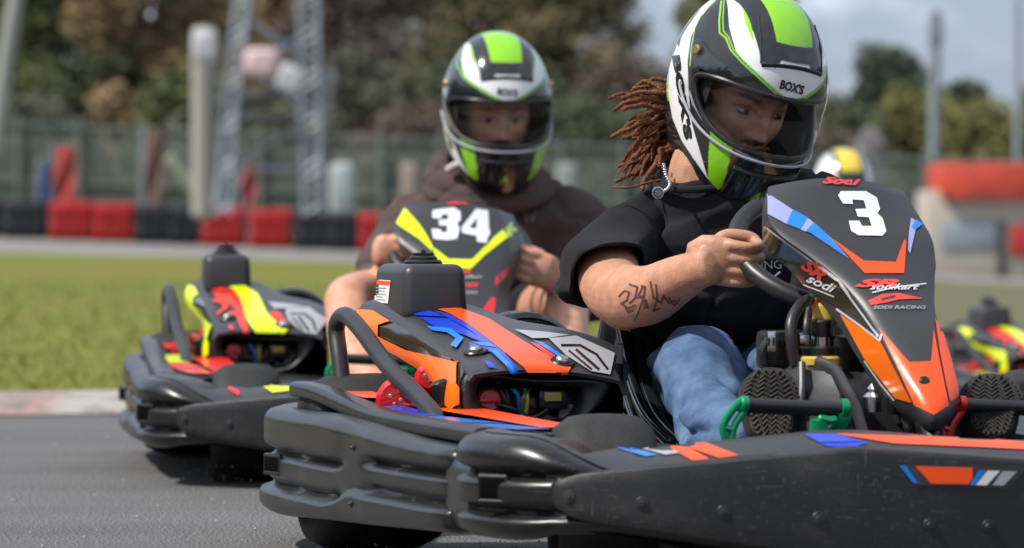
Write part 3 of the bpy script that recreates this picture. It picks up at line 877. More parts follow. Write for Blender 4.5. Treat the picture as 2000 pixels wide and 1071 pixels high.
        fd('chl', 'neon_chevron', [[(345, 628), (352, 650), (388, 690), (412, 725), (437, 770), (437, 788), (390, 745), (330, 705), (310, 690)]], main, Mx=M34i, zz=nz)
        fd('vee', 'neon_vee', [[(437, 773), (492, 815), (575, 817), (625, 766), (618, 802), (570, 849), (480, 847), (446, 803)]], main, Mx=M34i, zz=nz)
        fd('chr', 'neon_chevron', [[(720, 655), (748, 690), (750, 714), (690, 745), (618, 802), (625, 770), (650, 740), (698, 700)]], main, Mx=M34i, zz=nz)
        fd('low', 'red_flank', [[(640, 950), (655, 950), (650, 1010), (600, 1010)], [(655, 880), (700, 838), (695, 870), (655, 908)]], M_REDV, Mx=M34i, zz=nz)
        fd('lown', 'front_neon', [[(480, 960), (560, 1020), (500, 1060), (440, 1000)]], main, Mx=M34i, zz=nz)
        if full:
            fd('n3', 'race_number', [[(437, 645), (510, 635), (534, 650), (535, 680), (522, 692), (532, 710), (522, 745), (490, 750), (440, 745), (433, 710), (465, 712), (470, 724), (486, 722), (489, 700),
                    (460, 698), (458, 680), (491, 677), (490, 660), (470, 660), (466, 675), (436, 672)]], M_WHITE, Mx=M34i, zz=nz)
            fd('n4', 'race_number', [[(588, 640), (630, 646), (633, 712), (637, 715), (635, 735), (628, 738), (626, 760), (592, 755), (590, 735), (541, 725), (538, 705)]], M_WHITE, Mx=M34i, zz=nz)
            fd('n4h', 'number_hole', [[(587, 710), (590, 675), (565, 706)]], M_FAIR, .0024, Mx=M34i, zz=nz)
            T = lambda s, x, y, w, h, m, **k: text_decal('lettering', s, *z4((x, y))[0], w * .5603, h * .5603, m, fr, bf, M34i, off=.0024, step=14, **k)
            T('Sodi', 485, 626, 100, 20, M_SCRIPT, shear=.4, bold=.045)
            T('SR', 530, 868, 40, 14, M_SCRIPT, shear=.4, bold=.04); T('sodikart', 530, 884, 80, 12, M_GREYV, shear=.4)
            T('SODI', 530, 916, 66, 16, M_SCRIPT, shear=.3, bold=.04); T('RACING', 530, 938, 62, 10, M_GREYV)
    part('frb', 'fairing_bolt', lambda bm: disc(bm, K(1806, 745, 1.083), (0, -1, .6), .0085, .008, 18, .003), M_BLKV, fr)
    def neck(bm):
        loft(bm, [K(1815, 825, 1.06), K(1818, 862, 1.08), K(1820, 900, 1.1)], [(.03, .02), (.022, .016), (.03, .02)], n=14)
        box(bm, K(1755, 775, .95), (.03, .03, .05), bev=.006)
    part('nk', 'fairing_bracket', neck, M_PL, kart, split=lambda c: c.x > -.1)
    # --- steering wheel
    def sw(bm):
        c = K(1624, 490, .63); ax = Vector((-.02, -.57, .82)).normalized(); u = Vector((1, 0, 0)); u = (u - ax * u.dot(ax)).normalized(); v = ax.cross(u)
        pts = [c + (u * math.cos(t) + v * math.sin(t)) * 0.142 for t in [2 * PI * k / 48 for k in range(48)]]
        loft(bm, pts, .0138, closed=True, n=14)
        for an in (math.pi, 0, -PI / 2): loft(bm, [c - ax * .01, c + (u * math.cos(an) + v * math.sin(an)) * .138], [(.022, .005), (.014, .004)], side=tuple(v if an != -PI / 2 else u), n=10)
        disc(bm, c - ax * .015, ax, .035, .04, 24)
        loft(bm, [c - ax * -.01, c + Vector((0, -.35, -.25))], .012, n=12)
    part('sw', 'steering_wheel', sw, M_HOSE, kart)
    # --- seat
    def seat(bm):
        rows = []
        for i in range(15):
            t = i / 14     # from the front lip, along the pan, up the back
            if t < .5: y = -.42 + .62 * (t / .5); z = .12 - .04 * math.sin(PI * t)
            else: q = (t - .5) / .5; y = .2 + .13 * q; z = .11 + .30 * q ** 1.1
            wd = .155 + .035 * math.sin(PI * min(1, t * 1.25)); up = .05 + .14 * math.exp(-((t - .5) / .28) ** 2)
            row = []
            for k in range(17):
                s = -1 + 2 * k / 16
                row.append(Vector((s * wd * (1 + .0 * abs(s)), y - (.12 * abs(s) ** 4 if t > .45 else 0), z + up * abs(s) ** 5)))
            rows.append(row)
        grid(bm, rows)
        def post(o):
            s = o.modifiers.new('s', 'SOLIDIFY'); s.thickness = .008
            s = o.modifiers.new('s2', 'SUBSURF'); s.levels = 1; s.render_levels = 1
            bake(o)
        return post
    part('se', 'seat', seat, mat('seat_shell', (.018, .018, .02), .22, coat=.4), kart)
    def seatrim(bm):
        A = [(1213, 640, .10), (1222, 690, .14), (1236, 755, .22), (1262, 815, .33), (1312, 868, .45)]
        B = [(1190, 690, .05), (1215, 745, .12), (1232, 800, .2), (1250, 850, .3)]
        loft(bm, [K(*q) for q in A], [(.011, .008)] * 5, n=14, sub=6)
        loft(bm, [K(x + 26, y - 4, a - .01) for x, y, a in A], [(.008, .012)] * 5, n=14, sub=6)
        loft(bm, [K(*q) for q in B], .007, n=12, sub=6)
        grid(bm, [[K(x, y, a) for x, y, a in smooth_path(A, 4)], [K(x + 28, y - 6, a - .03) for x, y, a in smooth_path(A, 4)]])
    part('st', 'seat_edge', seatrim, mat('gloss_black', (.012, .012, .013), .18, coat=.5), kart)
    part('sbolt', 'seat_bolt', lambda bm: [disc(bm, K(1210, 688, .13), (-.3, -1, .2), .014, .02, 18, .004), disc(bm, K(1218, 715, .15), (-.3, -1, .2), .009, .02, 6, .002)] and None, M_ALU, kart)
    # --- centre console with brake unit
    def console(bm):
        V = [[(1500, 862, .85), (1508, 770, .84), (1522, 722, .83), (1545, 706, .82)], [(1562, 862, .93), (1566, 780, .92), (1562, 722, .9), (1568, 706, .88)],
             [(1640, 860, 1.0), (1640, 770, .98), (1620, 726, .92), (1600, 708, .88)], [(1690, 862, .97), (1680, 790, .95), (1655, 742, .9), (1625, 716, .86)],
             [(1790, 850, .95), (1780, 790, .9), (1760, 742, .85), (1740, 712, .8)]]
        rows = [[K(*p) for p in r] + [K(r[-1][0] + 6, r[-1][1] - 4, .72)] for r in V]
        grid(bm, rows)
        loft(bm, [K(1596, 708, .90), K(1630, 724, .93), K(1655, 765, .97), K(1672, 800, .985), K(1690, 858, 1.0)], [(.010, .006)] * 5, n=10, sub=5)
        loft(bm, [K(1566, 710, .905), K(1566, 760, .925), K(1562, 800, .935)], .006, n=10, sub=4)
    part('co', 'pedal_console', console, M_FAIR, kart)
    def brake(bm):
        box(bm, K(1520, 683, .82), (.055, .05, .055), bev=.008); box(bm, K(1566, 690, .8), (.06, .05, .04), bev=.006)
        for k in range(6): box(bm, K(1500 + k * 9, 668, .85), (.003, .01, .012), bev=.001)
        loft(bm, [K(1492, 712, .84), K(1490, 685, .84), K(1503, 662, .84)], .007, n=10, sub=4)
        disc(bm, K(1598, 690, .84), (0, 0, 1), .032, .02, 26, .003)
        box(bm, K(1650, 690, .83), (.05, .06, .05), bev=.005)
        disc(bm, K(1606, 640, .84), (0, -.1, 1), .016, .024, 20, .003)
    part('br', 'brake_unit', brake, M_PL, kart)
    def brake2(bm):
        disc(bm, K(1606, 665, .84), (0, 0, 1), .0135, .036, 20, .003); box(bm, K(1640, 668, .82), (.03, .03, .012), bev=.003); box(bm, K(1508, 668, .852), (.014, .004, .03), bev=.002)
        disc(bm, K(1702, 785, .97), (0, 0, 1), .014, .028, 16); disc(bm, K(1702, 770, .97), (0, 0, 1), .008, .03, 12); box(bm, K(1565, 664, .82), (.02, .02, .014), bev=.003)
    part('br2', 'brake_cylinder', brake2, M_CHROME, kart, split=lambda c: round(c.x * 12))
    part('br3', 'brake_fluid', lambda bm: [disc(bm, K(1600, 704, .872), (0, -.0, 1), .030, .012, 24), disc(bm, K(1614, 614, .82), (0, 0, 1), .02, .036, 22, .006)] and None, M_YEL, kart, split=lambda c: c.z > .43)
    part('br4', 'reservoir_cap', lambda bm: disc(bm, K(1592, 590, .82), (-.4, 0, 1), .008, .016, 14), M_ORANGE2, kart)
    part('hs', 'hose', lambda bm: [loft(bm, [K(1595, 582, .80), K(1568, 592, .84), K(1548, 622, .86), K(1545, 660, .87), K(1553, 712, .87)], .0085, n=12, sub=6),
                                   loft(bm, [K(1582, 600, .78), K(1576, 640, .8), K(1580, 690, .8)], .006, n=10, sub=5)] and None, M_HOSE, kart, split=lambda c: c.x > -.205)
    # --- pedals
    for nm, dx, m in (('throttle_pedal', 0, M_GREEN), ('brake_pedal', 425, M_RED)):
        if nm in CACHE: 
            pe = bpy.data.objects.new(nm, CACHE[nm]); COL.objects.link(pe); pe.parent = kart
        else:
            bm = bmesh.new()
            loft(bm, [K(1455 + dx, 789, 1.07), K(1648 + dx, 797, 1.07)], .0085, n=16)
            loft(bm, [K(1462 + dx, 800, 1.06), K(1635 + dx, 808, 1.06)], .005, n=10)
            pe = obj(nm, bm, M_TUBE, kart); CACHE[nm] = pe.data
        def br1(bm, dx=dx):
            o = Vector((0, 0, 0))
            P1 = [(1452, 782), (1438, 792), (1420, 815), (1412, 835), (1420, 862), (1436, 888)]
            P2 = [(1456, 790), (1452, 805), (1440, 822), (1432, 840), (1430, 862), (1440, 888)]
            for PP, w in ((P1, .006), (P2, .0055)): loft(bm, [K(x + dx, y, 1.075) for x, y in PP], [(w, .005)] * 6, side=(1, 0, 0), n=10, sub=3)
            for q in (1, 3): loft(bm, [K(P1[q][0] + dx, P1[q][1], 1.075), K(P2[q][0] + dx, P2[q][1], 1.075)], .005, n=8)
            disc(bm, K(1453 + dx, 789, 1.075), (-1, 0, 0), .011, .01, 16)
        def br2(bm, dx=dx):
            disc(bm, K(1650 + dx, 797, 1.07), (1, 0, 0), .013, .012, 18)
            loft(bm, [K(1650 + dx, 797, 1.07), K(1647 + dx, 822, 1.07), K(1628 + dx, 846, 1.06)], [(.010, .006)] * 3, side=(1, 0, 0), n=10, sub=3)
            loft(bm, [K(1600 + dx, 822, 1.08), K(1598 + dx, 848, 1.08)], [(.013, .006)] * 2, side=(1, 0, 0), n=10)
            loft(bm, [K(1600 + dx, 818, 1.08), K(1622 + dx, 822, 1.08), K(1632 + dx, 820, 1.08)], .006, n=8)
        part(nm + '1', 'pedal_bracket', br1, m, pe); part(nm + '2', 'pedal_bracket', br2, m, pe)
    return kart

PAL_O = dict(key='o', main=M_ORANGE, dark=M_BLKV, alt=M_BLUE, alt2=M_SKYB, chev=M_SILV, side=M_ORANGE2, side1=M_ORANGE, side2=M_BLUE, side3=M_SKYB)
PAL_N = dict(key='n', main=M_NEON, dark=M_BLKV, alt=M_REDV, alt2=M_SCRIPT, chev=M_NEON, side=M_NEON, side1=M_REDV, side2=M_NEON, side3=M_REDV)
kart3 = make_kart('black and orange go kart numbered 3 nearest the camera', M3, M3i, PAL_O, '3')
kart34 = make_kart('black and neon yellow go kart numbered 34 on the left', M34, M34i, PAL_N, '34', steer=-4)
MK4 = Matrix.Translation((2.09, 15.5, -.2)) @ Matrix.Rotation(R(8), 4, 'Z')
MK5 = Matrix.Translation((1.36, 19.0, -.15)) @ Matrix.Rotation(R(14), 4, 'Z')
make_kart('blurred neon yellow go kart at the right edge behind the number 3 kart', MK4, MK4.inverted(), PAL_N, '', full=False)
make_kart('farthest go kart, almost hidden behind the number 3 kart', MK5, MK5.inverted(), PAL_N, '', full=False)

# ------------------------------------------------------------------ helmets
def hz(u):   # u 0 crown .. .5 widest .. 1 rim
    if u < .5:
        f = u * PI; return .138 * math.cos(f), math.sin(f)
    return None
def hpt(th, u, g=0.0):
    """point of the helmet shell; th = 0 at the face, + towards the wearer's left"""
    s, c = math.sin(th), math.cos(th)
    if u < .5:
        f = u * PI; z = (.158 + g) * math.cos(f); k = math.sin(f) ** .96; w = .117; fr = .146; re = .150; cx = 0
    else:
        v = (u - .5) * 2; zb = .178 - .034 * (1 - c) / 2 - .012 * s * s
        z = -zb * v; k = 1
        w = .117 * (1 - .26 * v ** 2.2); fr = .146 + .020 * math.sin(PI * v * .8) - .038 * v ** 3; re = .150 * (1 - .34 * v ** 1.4)
    w += g; fr += g; re += g
    L = fr if c > 0 else re
    e = 2.25
    r = (abs(s / w) ** e + abs(c / L) ** e) ** (-1 / e) * k
    return Vector((r * s, -r * c, z))
def hm(center, yaw, pitch, roll, sc=1.0): return Matrix.Translation(center) @ Matrix.Rotation(R(yaw), 4, 'Z') @ Matrix.Rotation(R(pitch), 4, 'X') @ Matrix.Rotation(R(roll), 4, 'Y') @ Matrix.Scale(sc, 4)
MH3 = hm(P(1459, 162, 7.2), 24.5, 25.5, 8, .955)
MH34 = hm(P(970, 202, 10.15), 10, 13.5, .3, 1.005)
M_HEL = mat('painted_shell', (.8, .8, .8), .16, coat=.7, attr=True)
def visor_glass():
    m = bpy.data.materials.new('tinted_visor'); m.use_nodes = True; nt = m.node_tree; N = nt.nodes; L = nt.links
    N.clear(); o = N.new('ShaderNodeOutputMaterial'); t = N.new('ShaderNodeBsdfTransparent'); g = N.new('ShaderNodeBsdfGlossy')
    t.inputs['Color'].default_value = (.98, .975, .97, 1); g.inputs['Roughness'].default_value = .06; g.inputs['Color'].default_value = (.95, .97, 1, 1)
    f = N.new('ShaderNodeLayerWeight'); f.inputs['Blend'].default_value = .30
    mr = N.new('ShaderNodeMapRange'); mr.inputs['To Min'].default_value = .03; mr.inputs['To Max'].default_value = .38
    L.new(f.outputs['Fresnel'], mr.inputs['Value'])
    mx = N.new('ShaderNodeMixShader'); L.new(mr.outputs['Result'], mx.inputs['Fac']); L.new(t.outputs[0], mx.inputs[1]); L.new(g.outputs[0], mx.inputs[2]); L.new(mx.outputs[0], o.inputs['Surface'])
    return m
M_VIS = visor_glass()
WHT = (.78, .79, .80); BLK = (.016, .016, .018); GRN = (.25, .63, .012); GRY = (.33, .34, .35); DRD = (.035, .012, .014)
FRONT_EDGE = [(345, -60), (362, 40), (368, 130), (400, 250), (452, 318), (610, 465), (650, 490), (710, 500), (800, 480), (900, 440)]
HPAINT = [
    (FRONT_EDGE + [(950, 300), (850, -80)], WHT),
    ([(425, -60), (452, 0), (512, 150), (545, 300), (598, 343), (642, 322), (740, 348), (776, 404), (818, 402), (824, 330), (802, 240), (770, 170), (740, 100), (640, -60)], BLK),
    ([(500, -60), (530, 0), (575, 90), (602, 170), (628, 202), (776, 248), (765, 195), (722, 120), (645, 20), (600, -60)], GRN),
    ([(424, -10), (440, 0), (470, 90), (498, 200), (508, 240), (480, 190), (448, 120)], GRN),
    ([(484, 62), (518, 104), (508, 118), (498, 112), (505, 160), (490, 110)], WHT),
    # lower part: black around the white rear band
    ([(262, -40), (215, 60), (160, 130), (110, 215), (70, 330), (62, 460), (85, 590), (130, 700), (190, 790), (262, 893), (182, 620), (170, 520), (165, 440), (160, 300), (178, 180), (225, 85), (290, 10), (320, -40)], WHT),
    ([(240, 20), (150, 150), (128, 190), (118, 240), (108, 215), (150, 130), (200, 70)], BLK),
    ([(275, 645), (385, 735), (350, 880), (330, 938), (308, 946), (262, 890), (265, 760)], GRN),
    ([(700, 812), (655, 880), (590, 905), (640, 850)], GRN),
    ([(545, 948), (455, 996), (470, 1000), (560, 960)], GRN)]
HLINES = [([(328, 6), (318, 100), (320, 165), (352, 190), (376, 250), (432, 312), (602, 468)], 8, GRN), ([(342, 0), (336, 90), (338, 155), (362, 182), (388, 245), (442, 305), (610, 458), (650, 486), (710, 497), (800, 478)], 5, GRN),
          ([(58, 365), (60, 470), (66, 500)], 9, GRN),
          ([(300, 2), (232, 66), (196, 140), (178, 240), (172, 330)], 5, (.35, .6, .1)),
          ([(168, 455), (190, 520), (232, 590), (330, 685), (400, 745), (480, 790), (560, 820), (640, 828), (700, 800)], 11, (.42, .42, .45))]
def helmet_mesh():
    if 'helmet' in CACHE: return CACHE['helmet']
    NT, NU = 400, 290
    co = np.array([[hpt(2 * PI * j / NT, i / NU)[:] for j in range(NT)] for i in range(1, NU + 1)])
    bm = bmesh.new(); rows = []
    for i in range(NU): rows.append([bm.verts.new(co[i, j]) for j in range(NT)])
    top = bm.verts.new((0, 0, .158))
    def open_(th, z, y):
        th = (th + PI) % (2 * PI) - PI; a = abs(th) / R(74)
        return a < 1 and z < .033 - .010 * a ** 4 and z > -.064 + .045 * a ** 3
    for i in range(NU - 1):
        for j in range(NT):
            z = co[i, j, 2]; th = 2 * PI * (j + .5) / NT
            if open_(th, z, co[i, j, 1]): continue
            bm.faces.new((rows[i][j], rows[i][(j + 1) % NT], rows[i + 1][(j + 1) % NT], rows[i + 1][j]))
    for j in range(NT): bm.faces.new((rows[0][j], top, rows[0][(j + 1) % NT]))
    # rim rolls inwards
    last = rows[-1]; inn = [bm.verts.new(v.co * .9 + Vector((0, 0, -.004))) for v in last]; in2 = [bm.verts.new(Vector((v.co.x * .82, v.co.y * .82, v.co.z * .80))) for v in last]
    for A, B in ((last, inn), (inn, in2)):
        for j in range(NT): bm.faces.new((A[j], A[(j + 1) % NT], B[(j + 1) % NT], B[j]))
    for v in [v for v in bm.verts if not v.link_faces]: bm.verts.remove(v)
    bmesh.ops.recalc_face_normals(bm, faces=bm.faces)
    me = bpy.data.meshes.new('helmet'); bm.to_mesh(me); bm.free()
    me.materials.append(M_HEL)
    for p in me.polygons: p.use_smooth = True
    n = len(me.vertices); V = np.array([v.co[:] for v in me.vertices])
    W = V.copy(); W[:, 0] = -np.abs(W[:, 0])
    Mx = np.array(MH3); Q = W @ Mx[:3, :3].T + Mx[:3, 3]
    px = 1000 + F * Q[:, 0] / Q[:, 1]; py = YH - F * (Q[:, 2] - H) / Q[:, 1]
    X = (px - 1280) / .3922; Y = py / .3922
    back = V[:, 1] > .095
    col = np.empty((n, 4)); col[:] = (*BLK, 1)
    acc = np.zeros((n, 4)); offs = [(-1.1, -1.1), (1.1, -1.1), (-1.1, 1.1), (1.1, 1.1), (0, 0), (1.6, 0), (-1.6, 0), (0, 1.6), (0, -1.6)]
    for ox, oy in offs:
        c1 = np.empty((n, 4)); c1[:] = (*BLK, 1)
        for poly, c in HPAINT: c1[inside(X + ox, Y + oy, poly), :3] = c
        for pts, w, c in HLINES:
            for q in stroke(pts, w): c1[inside(X + ox, Y + oy, q), :3] = c
        acc += c1
    col[:] = acc / len(offs)
    x_, y_, z_ = np.abs(V[:, 0]), V[:, 1], V[:, 2]; sm = lambda q: np.clip(q / .0009 + .5, 0, 1)
    wU = .066 - .010 * np.clip((.115 - z_) / .04, 0, 1) + .05 * np.clip(y_, 0, 1)
    zU = np.where(x_ < .026, .0885, np.where(x_ < .032, .0885 - (x_ - .026) * 1.7, .078))
    mU = sm(wU - x_) * sm(z_ - zU) * (y_ < .08); wG = .034 + .10 * np.clip(z_ - .11, 0, 1); mG = sm(wG - x_) * sm(z_ - .112) * (y_ < .055)
    wt = (z_ > .072) & (x_ < .075) & (y_ < .03) & (x_ < .072)
    base_ = np.where(((np.sum(np.abs(col[:, :3] - np.array(BLK)), axis=1) < .01) | (np.abs(col[:, 1] - GRN[1]) < .02)) & wt & (x_ < .066), 1, 0)[:, None]
    col[:, :3] = col[:, :3] * (1 - base_) + np.array(WHT) * base_
    for mk, cc in ((mU, BLK), (mG, GRN)): col[:, :3] = col[:, :3] * (1 - mk[:, None]) + np.array(cc) * mk[:, None]
    # crown beyond the picture and the back of the shell: white with a black rear band
    col[(Y < -20) & (V[:, 2] > .10) & (V[:, 1] > -.02) & (np.abs(V[:, 0]) > .068), :3] = WHT
    
    col[back & (V[:, 2] > -.02), :3] = WHT; col[back & (V[:, 2] <= -.02), :3] = BLK
    a = me.color_attributes.new('Col', 'FLOAT_COLOR', 'POINT'); a.data.foreach_set('color', col.ravel())
    CACHE['helmet'] = me
    return me
def helmet(person, Mh, near):
    me = helmet_mesh(); o = bpy.data.objects.new('helmet', me); COL.objects.link(o); o.parent = person
    o.matrix_parent_inverse = person.matrix_world.inverted(); o.matrix_world = Mh
    if 'vis' not in CACHE:
        bm = bmesh.new(); rows = []
        for i in range(41):
            row = []
            for j in range(81):
                th = R(-101 + 202 * j / 80); a = abs(th) / R(101)
                zt = .041 + .026 * a ** 1.5; zb = -.074 + .072 * a ** 2.6
                if a > .86: w = (a - .86) / .14; m_ = (zt + zb) / 2; zt = m_ + (zt - m_) * math.sqrt(max(0, 1 - w * w)); zb = m_ + (zb - m_) * math.sqrt(max(0, 1 - w * w))
                z = zt + (zb - zt) * i / 40
                lo, hi = .2, .95
                for _ in range(22):
                    mid = (lo + hi) / 2
                    if hpt(th, mid, .004).z > z: lo = mid
                    else: hi = mid
                row.append(hpt(th, lo, .0045))
            rows.append(row)
        grid(bm, rows); v = obj('visor', bm, M_VIS, o, angle=None); CACHE['vis'] = v.data
        bm = bmesh.new(); pts = rows[-1][4:-4]
        loft(bm, pts, [(.0026, .0024)] * len(pts), n=8); t = obj('visor_rim', bm, M_GREYV, o); CACHE['visr'] = t.data
        bm = bmesh.new(); 
        # eye port gasket
        g = []
        for k in range(120):
            t_ = 2 * PI * k / 120; th = R(75) * math.copysign(abs(math.cos(t_)) ** .6, math.cos(t_)); a = abs(th) / R(74)
            up = math.sin(t_); zc_t = .033 - .010 * min(1, a) ** 4; zc_b = -.064 + .045 * min(1, a) ** 3
            m_ = (zc_t + zc_b) / 2; z = m_ + (zc_t - m_) * math.copysign(abs(up) ** .6, up)
            lo, hi = .2, .95
            for _ in range(22):
                mid = (lo + hi) / 2
                if hpt(th, mid).z > z: lo = mid
                else: hi = mid
            g.append(hpt(th, lo, -.003))
        loft(bm, g, .0055, closed=True, n=10); t = obj('eye_port_seal', bm, M_HOSE, o); CACHE['gas'] = t.data
        # liner
        bm = bmesh.new(); rows = [[hpt(2 * PI * j / 60, u, -.014) for j in range(60)] for u in [i / 30 for i in range(1, 31)]]
        V = grid(bm, rows, closed=True)
        dead = [f for f in bm.faces if (lambda c: c.y < 0 and abs(math.atan2(c.x, -c.y)) < R(60) and -.066 < c.z < .034)(f.calc_center_median())]
        bmesh.ops.delete(bm, geom=dead, context='FACES'); t = obj('liner', bm, mat('helmet_liner', (.02, .02, .022), .9), o); CACHE['lin'] = t.data
        # chin vent, crown vent and pivots
        bm = bmesh.new()
        for k in range(5):
            for sg in (-1, 1): loft(bm, [hpt(sg * R(3 + k * 4.5), .80 - .0 * k, .001), hpt(sg * R(5 + k * 4.5), .92, .001)], .0025, n=6)
        loft(bm, [hpt(R(t), .775, .002) for t in range(-22, 23, 4)], (.005), n=8)
        loft(bm, [hpt(R(t), .325 + .00003 * t * t, .001) for t in range(-26, 27, 4)], [(.0035, .002)] * 14, n=8)
        for sg in (-1, 1): loft(bm, [hpt(sg * R(27), .34, .001), hpt(sg * R(33), .26, .001), hpt(sg * R(46), .18, .001)], .0016, n=8)
        t = obj('vent', bm, mat('vent_plastic', (.02, .02, .022), .35), o); ms = split_mesh(t.data, lambda c: c.z > 0); bpy.data.objects.remove(t); CACHE['ven'], CACHE['ven2'] = ms
        for me_ in ms: c = bpy.data.objects.new('vent', me_); COL.objects.link(c); c.parent = o
        bm = bmesh.new()
        for sg in (-1, 1):
            p = hpt(sg * R(85), .41, .006); n = Vector((sg, -.12, .1)); disc(bm, p, n, .0085, .006, 20, .002)
        t = obj('visor_pivot', bm, mat('brass_screw', (.55, .38, .16), .3, metal=.9), o); ms = split_mesh(t.data, SX); bpy.data.objects.remove(t)
        CACHE['piv'], CACHE['piv2'] = ms
        for me_ in ms: c = bpy.data.objects.new('visor_pivot', me_); COL.objects.link(c); c.parent = o
        # lettering
        bh = bvh_of([o]); Mi = MH3.inverted()
        bm = text_bm("BOX'S", *Z(1280, 0, .3922, [(616, 442)])[0], 47, 19, ang=.27, bold=.04, step=5); project(bm, bh, Mi, .0012)
        bb = text_bm("BOX'S", *Z(1280, 0, .3922, [(84, 280)])[0], 166, 16, ang=1.42, bold=.06, step=8); project(bb, bh, Mi, .0012)
        m1 = bpy.data.meshes.new('l'); bb.to_mesh(m1); bm.from_mesh(m1)
        t = link('lettering', bpy.data.meshes.new('lettering'), M_BLKV, o); bm.to_mesh(t.data); CACHE['let'] = t.data
    else:
        for k, nm in (('vis', 'visor'), ('visr', 'visor_rim'), ('gas', 'eye_port_seal'), ('lin', 'liner'), ('ven', 'vent'), ('ven2', 'vent'), ('piv', 'visor_pivot'), ('piv2', 'visor_pivot'), ('let', 'lettering')):
            c = bpy.data.objects.new(nm, CACHE[k]); COL.objects.link(c); c.parent = o
    return o

# ------------------------------------------------------------------ people
def head_bm(bm, Mh):
    """head in helmet coordinates: eyes at z = -.006"""
    NT, NP = 150, 120; ez = -.004; Mh = Mh @ Matrix.Translation((0, 0, -.018))
    G = lambda x, z, x0, z0, sx, sz: math.exp(-((x - x0) / sx) ** 2 - ((z - z0) / sz) ** 2)
    rows = []
    for i in range(1, NP):
        f = PI * i / NP; row = []
        for j in range(NT):
            t = 2 * PI * j / NT
            d = Vector((math.sin(f) * math.sin(t), -math.sin(f) * math.cos(t), math.cos(f)))
            x = d.x * .074; z = d.z * .118 - .012; y = d.y * (.096 if d.y < 0 else .1)
            if d.z < 0: x *= 1 - .30 * (-d.z) ** 1.6; 
            if d.y < 0:
                zz = z - ez
                b = 0
                b += .019 * G(x, zz, 0, -.014, .0085, .022) + .020 * G(x, zz, 0, -.036, .0125, .0105) + .008 * (G(x, zz, .013, -.039, .007, .007) + G(x, zz, -.013, -.039, .007, .007))
                b += .007 * (G(x, zz, .03, .019, .024, .008) + G(x, zz, -.03, .019, .024, .008)) 
                b -= .012 * (G(x, zz, .031, .0, .017, .012) + G(x, zz, -.031, .0, .017, .012))
                b += .005 * (G(x, zz, .042, -.026, .02, .014) + G(x, zz, -.042, -.026, .02, .014))
                b += .008 * G(x, zz, 0, -.061, .021, .005) + .008 * G(x, zz, 0, -.071, .018, .006) - .004 * G(x, zz, 0, -.066, .024, .002)
                b += .010 * G(x, zz, 0, -.098, .022, .016) - .003 * G(x, zz, 0, -.083, .02, .006)
                y -= b * min(1, -d.y * 1.6)
            row.append(Mh @ Vector((x, y + .008, z)))
        rows.append(row)
    V = grid(bm, rows, closed=True)
    for r, s in ((V[0], 0), (V[-1], 1)):
        c = bm.verts.new(sum((v.co for v in r), Vector()) / len(r))
        for j in range(NT): bm.faces.new((r[j], r[(j + 1) % NT], c))
def paint_skin(o, Mh, base, Minv_world):
    me = o.data; n = len(me.vertices); V = np.array([v.co[:] for v in me.vertices])
    A = np.array((Mh @ Matrix.Translation((0, 0, -.018))).inverted()); L = V @ A[:3, :3].T + A[:3, 3]; x, y, z = L[:, 0], L[:, 1], L[:, 2] + .004
    col = np.empty((n, 4)); col[:] = (*base, 1)
    face = (y < -.03) & (np.abs(x) < .075) & (z > -.11) & (z < .13)
    def mixc(wt, c, w=1.0):
        k = (np.clip(wt.astype(float), 0, 1) * w * face)[:, None]; col[:, :3] = col[:, :3] * (1 - k) + np.array(c) * k
    g_ = lambda v, s_: np.exp(-(v / s_) ** 2)
    dk = (.02, .012, .008)
    ax = np.abs(x)
    mixc(1.3 * g_(z - (.0185 + .006 * np.sin((ax - .012) / .045 * 3)), .0048) * g_(ax - .033, .021) ** 1.0, dk, .9)
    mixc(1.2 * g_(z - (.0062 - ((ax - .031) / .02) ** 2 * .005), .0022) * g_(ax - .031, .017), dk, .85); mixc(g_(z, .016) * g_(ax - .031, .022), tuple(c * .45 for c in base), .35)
    mixc((np.abs(z + .064) < .008 * (1 - (ax / .026) ** 2).clip(0)) & (ax < .026), (.33, .10, .08), .8)
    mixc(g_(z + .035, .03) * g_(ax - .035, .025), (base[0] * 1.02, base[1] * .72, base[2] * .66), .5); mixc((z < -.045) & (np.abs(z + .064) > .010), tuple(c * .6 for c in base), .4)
    mixc((np.abs(z + .050) < .004) & (ax < .024), dk, .5)
    mixc((np.abs(z + .0405) < .0022) & (np.abs(ax - .0075) < .004), dk, .8)
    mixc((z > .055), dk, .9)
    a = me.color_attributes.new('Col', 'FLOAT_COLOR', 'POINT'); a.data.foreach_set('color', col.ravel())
def eyes(person, Mh, lidm):
    for sg in (-1, 1):
        for nm, r, off, c in (('eye', (.0122, .0115, .0054), 0, M_EYEW), ('iris', (.0058, .0045, .0052), -.0085, M_IRIS)):
            bm = bmesh.new(); ball(bm, Mh @ Vector((sg * .031 + (.001 if nm == 'iris' else 0), -.0665 + off, -.0225)), r, 20, 14, Mh.to_3x3())
            e = obj(nm, bm, c, person)
        for lo, hi, g in ((34, 88, 1.16), (-88, -34, 1.13)):
            bm = bmesh.new(); rows = []
            for i in range(9):
                el = R(lo + (hi - lo) * i / 8); rows.append([Mh @ (Vector((sg * .031, -.0665, -.0225)) + Vector((.0126 * g * math.cos(el) * math.sin(R(az)), -.0118 * g * math.cos(el) * math.cos(R(az)), .0068 * g * math.sin(el)))) for az in range(-85, 86, 10)])
            grid(bm, rows); obj('eyelid', bm, lidm, person, angle=None)
M_EYEW = mat('eye_white', (.36, .32, .30), .25); M_IRIS = mat('iris_brown', (.010, .006, .004), .35, spec=.3)
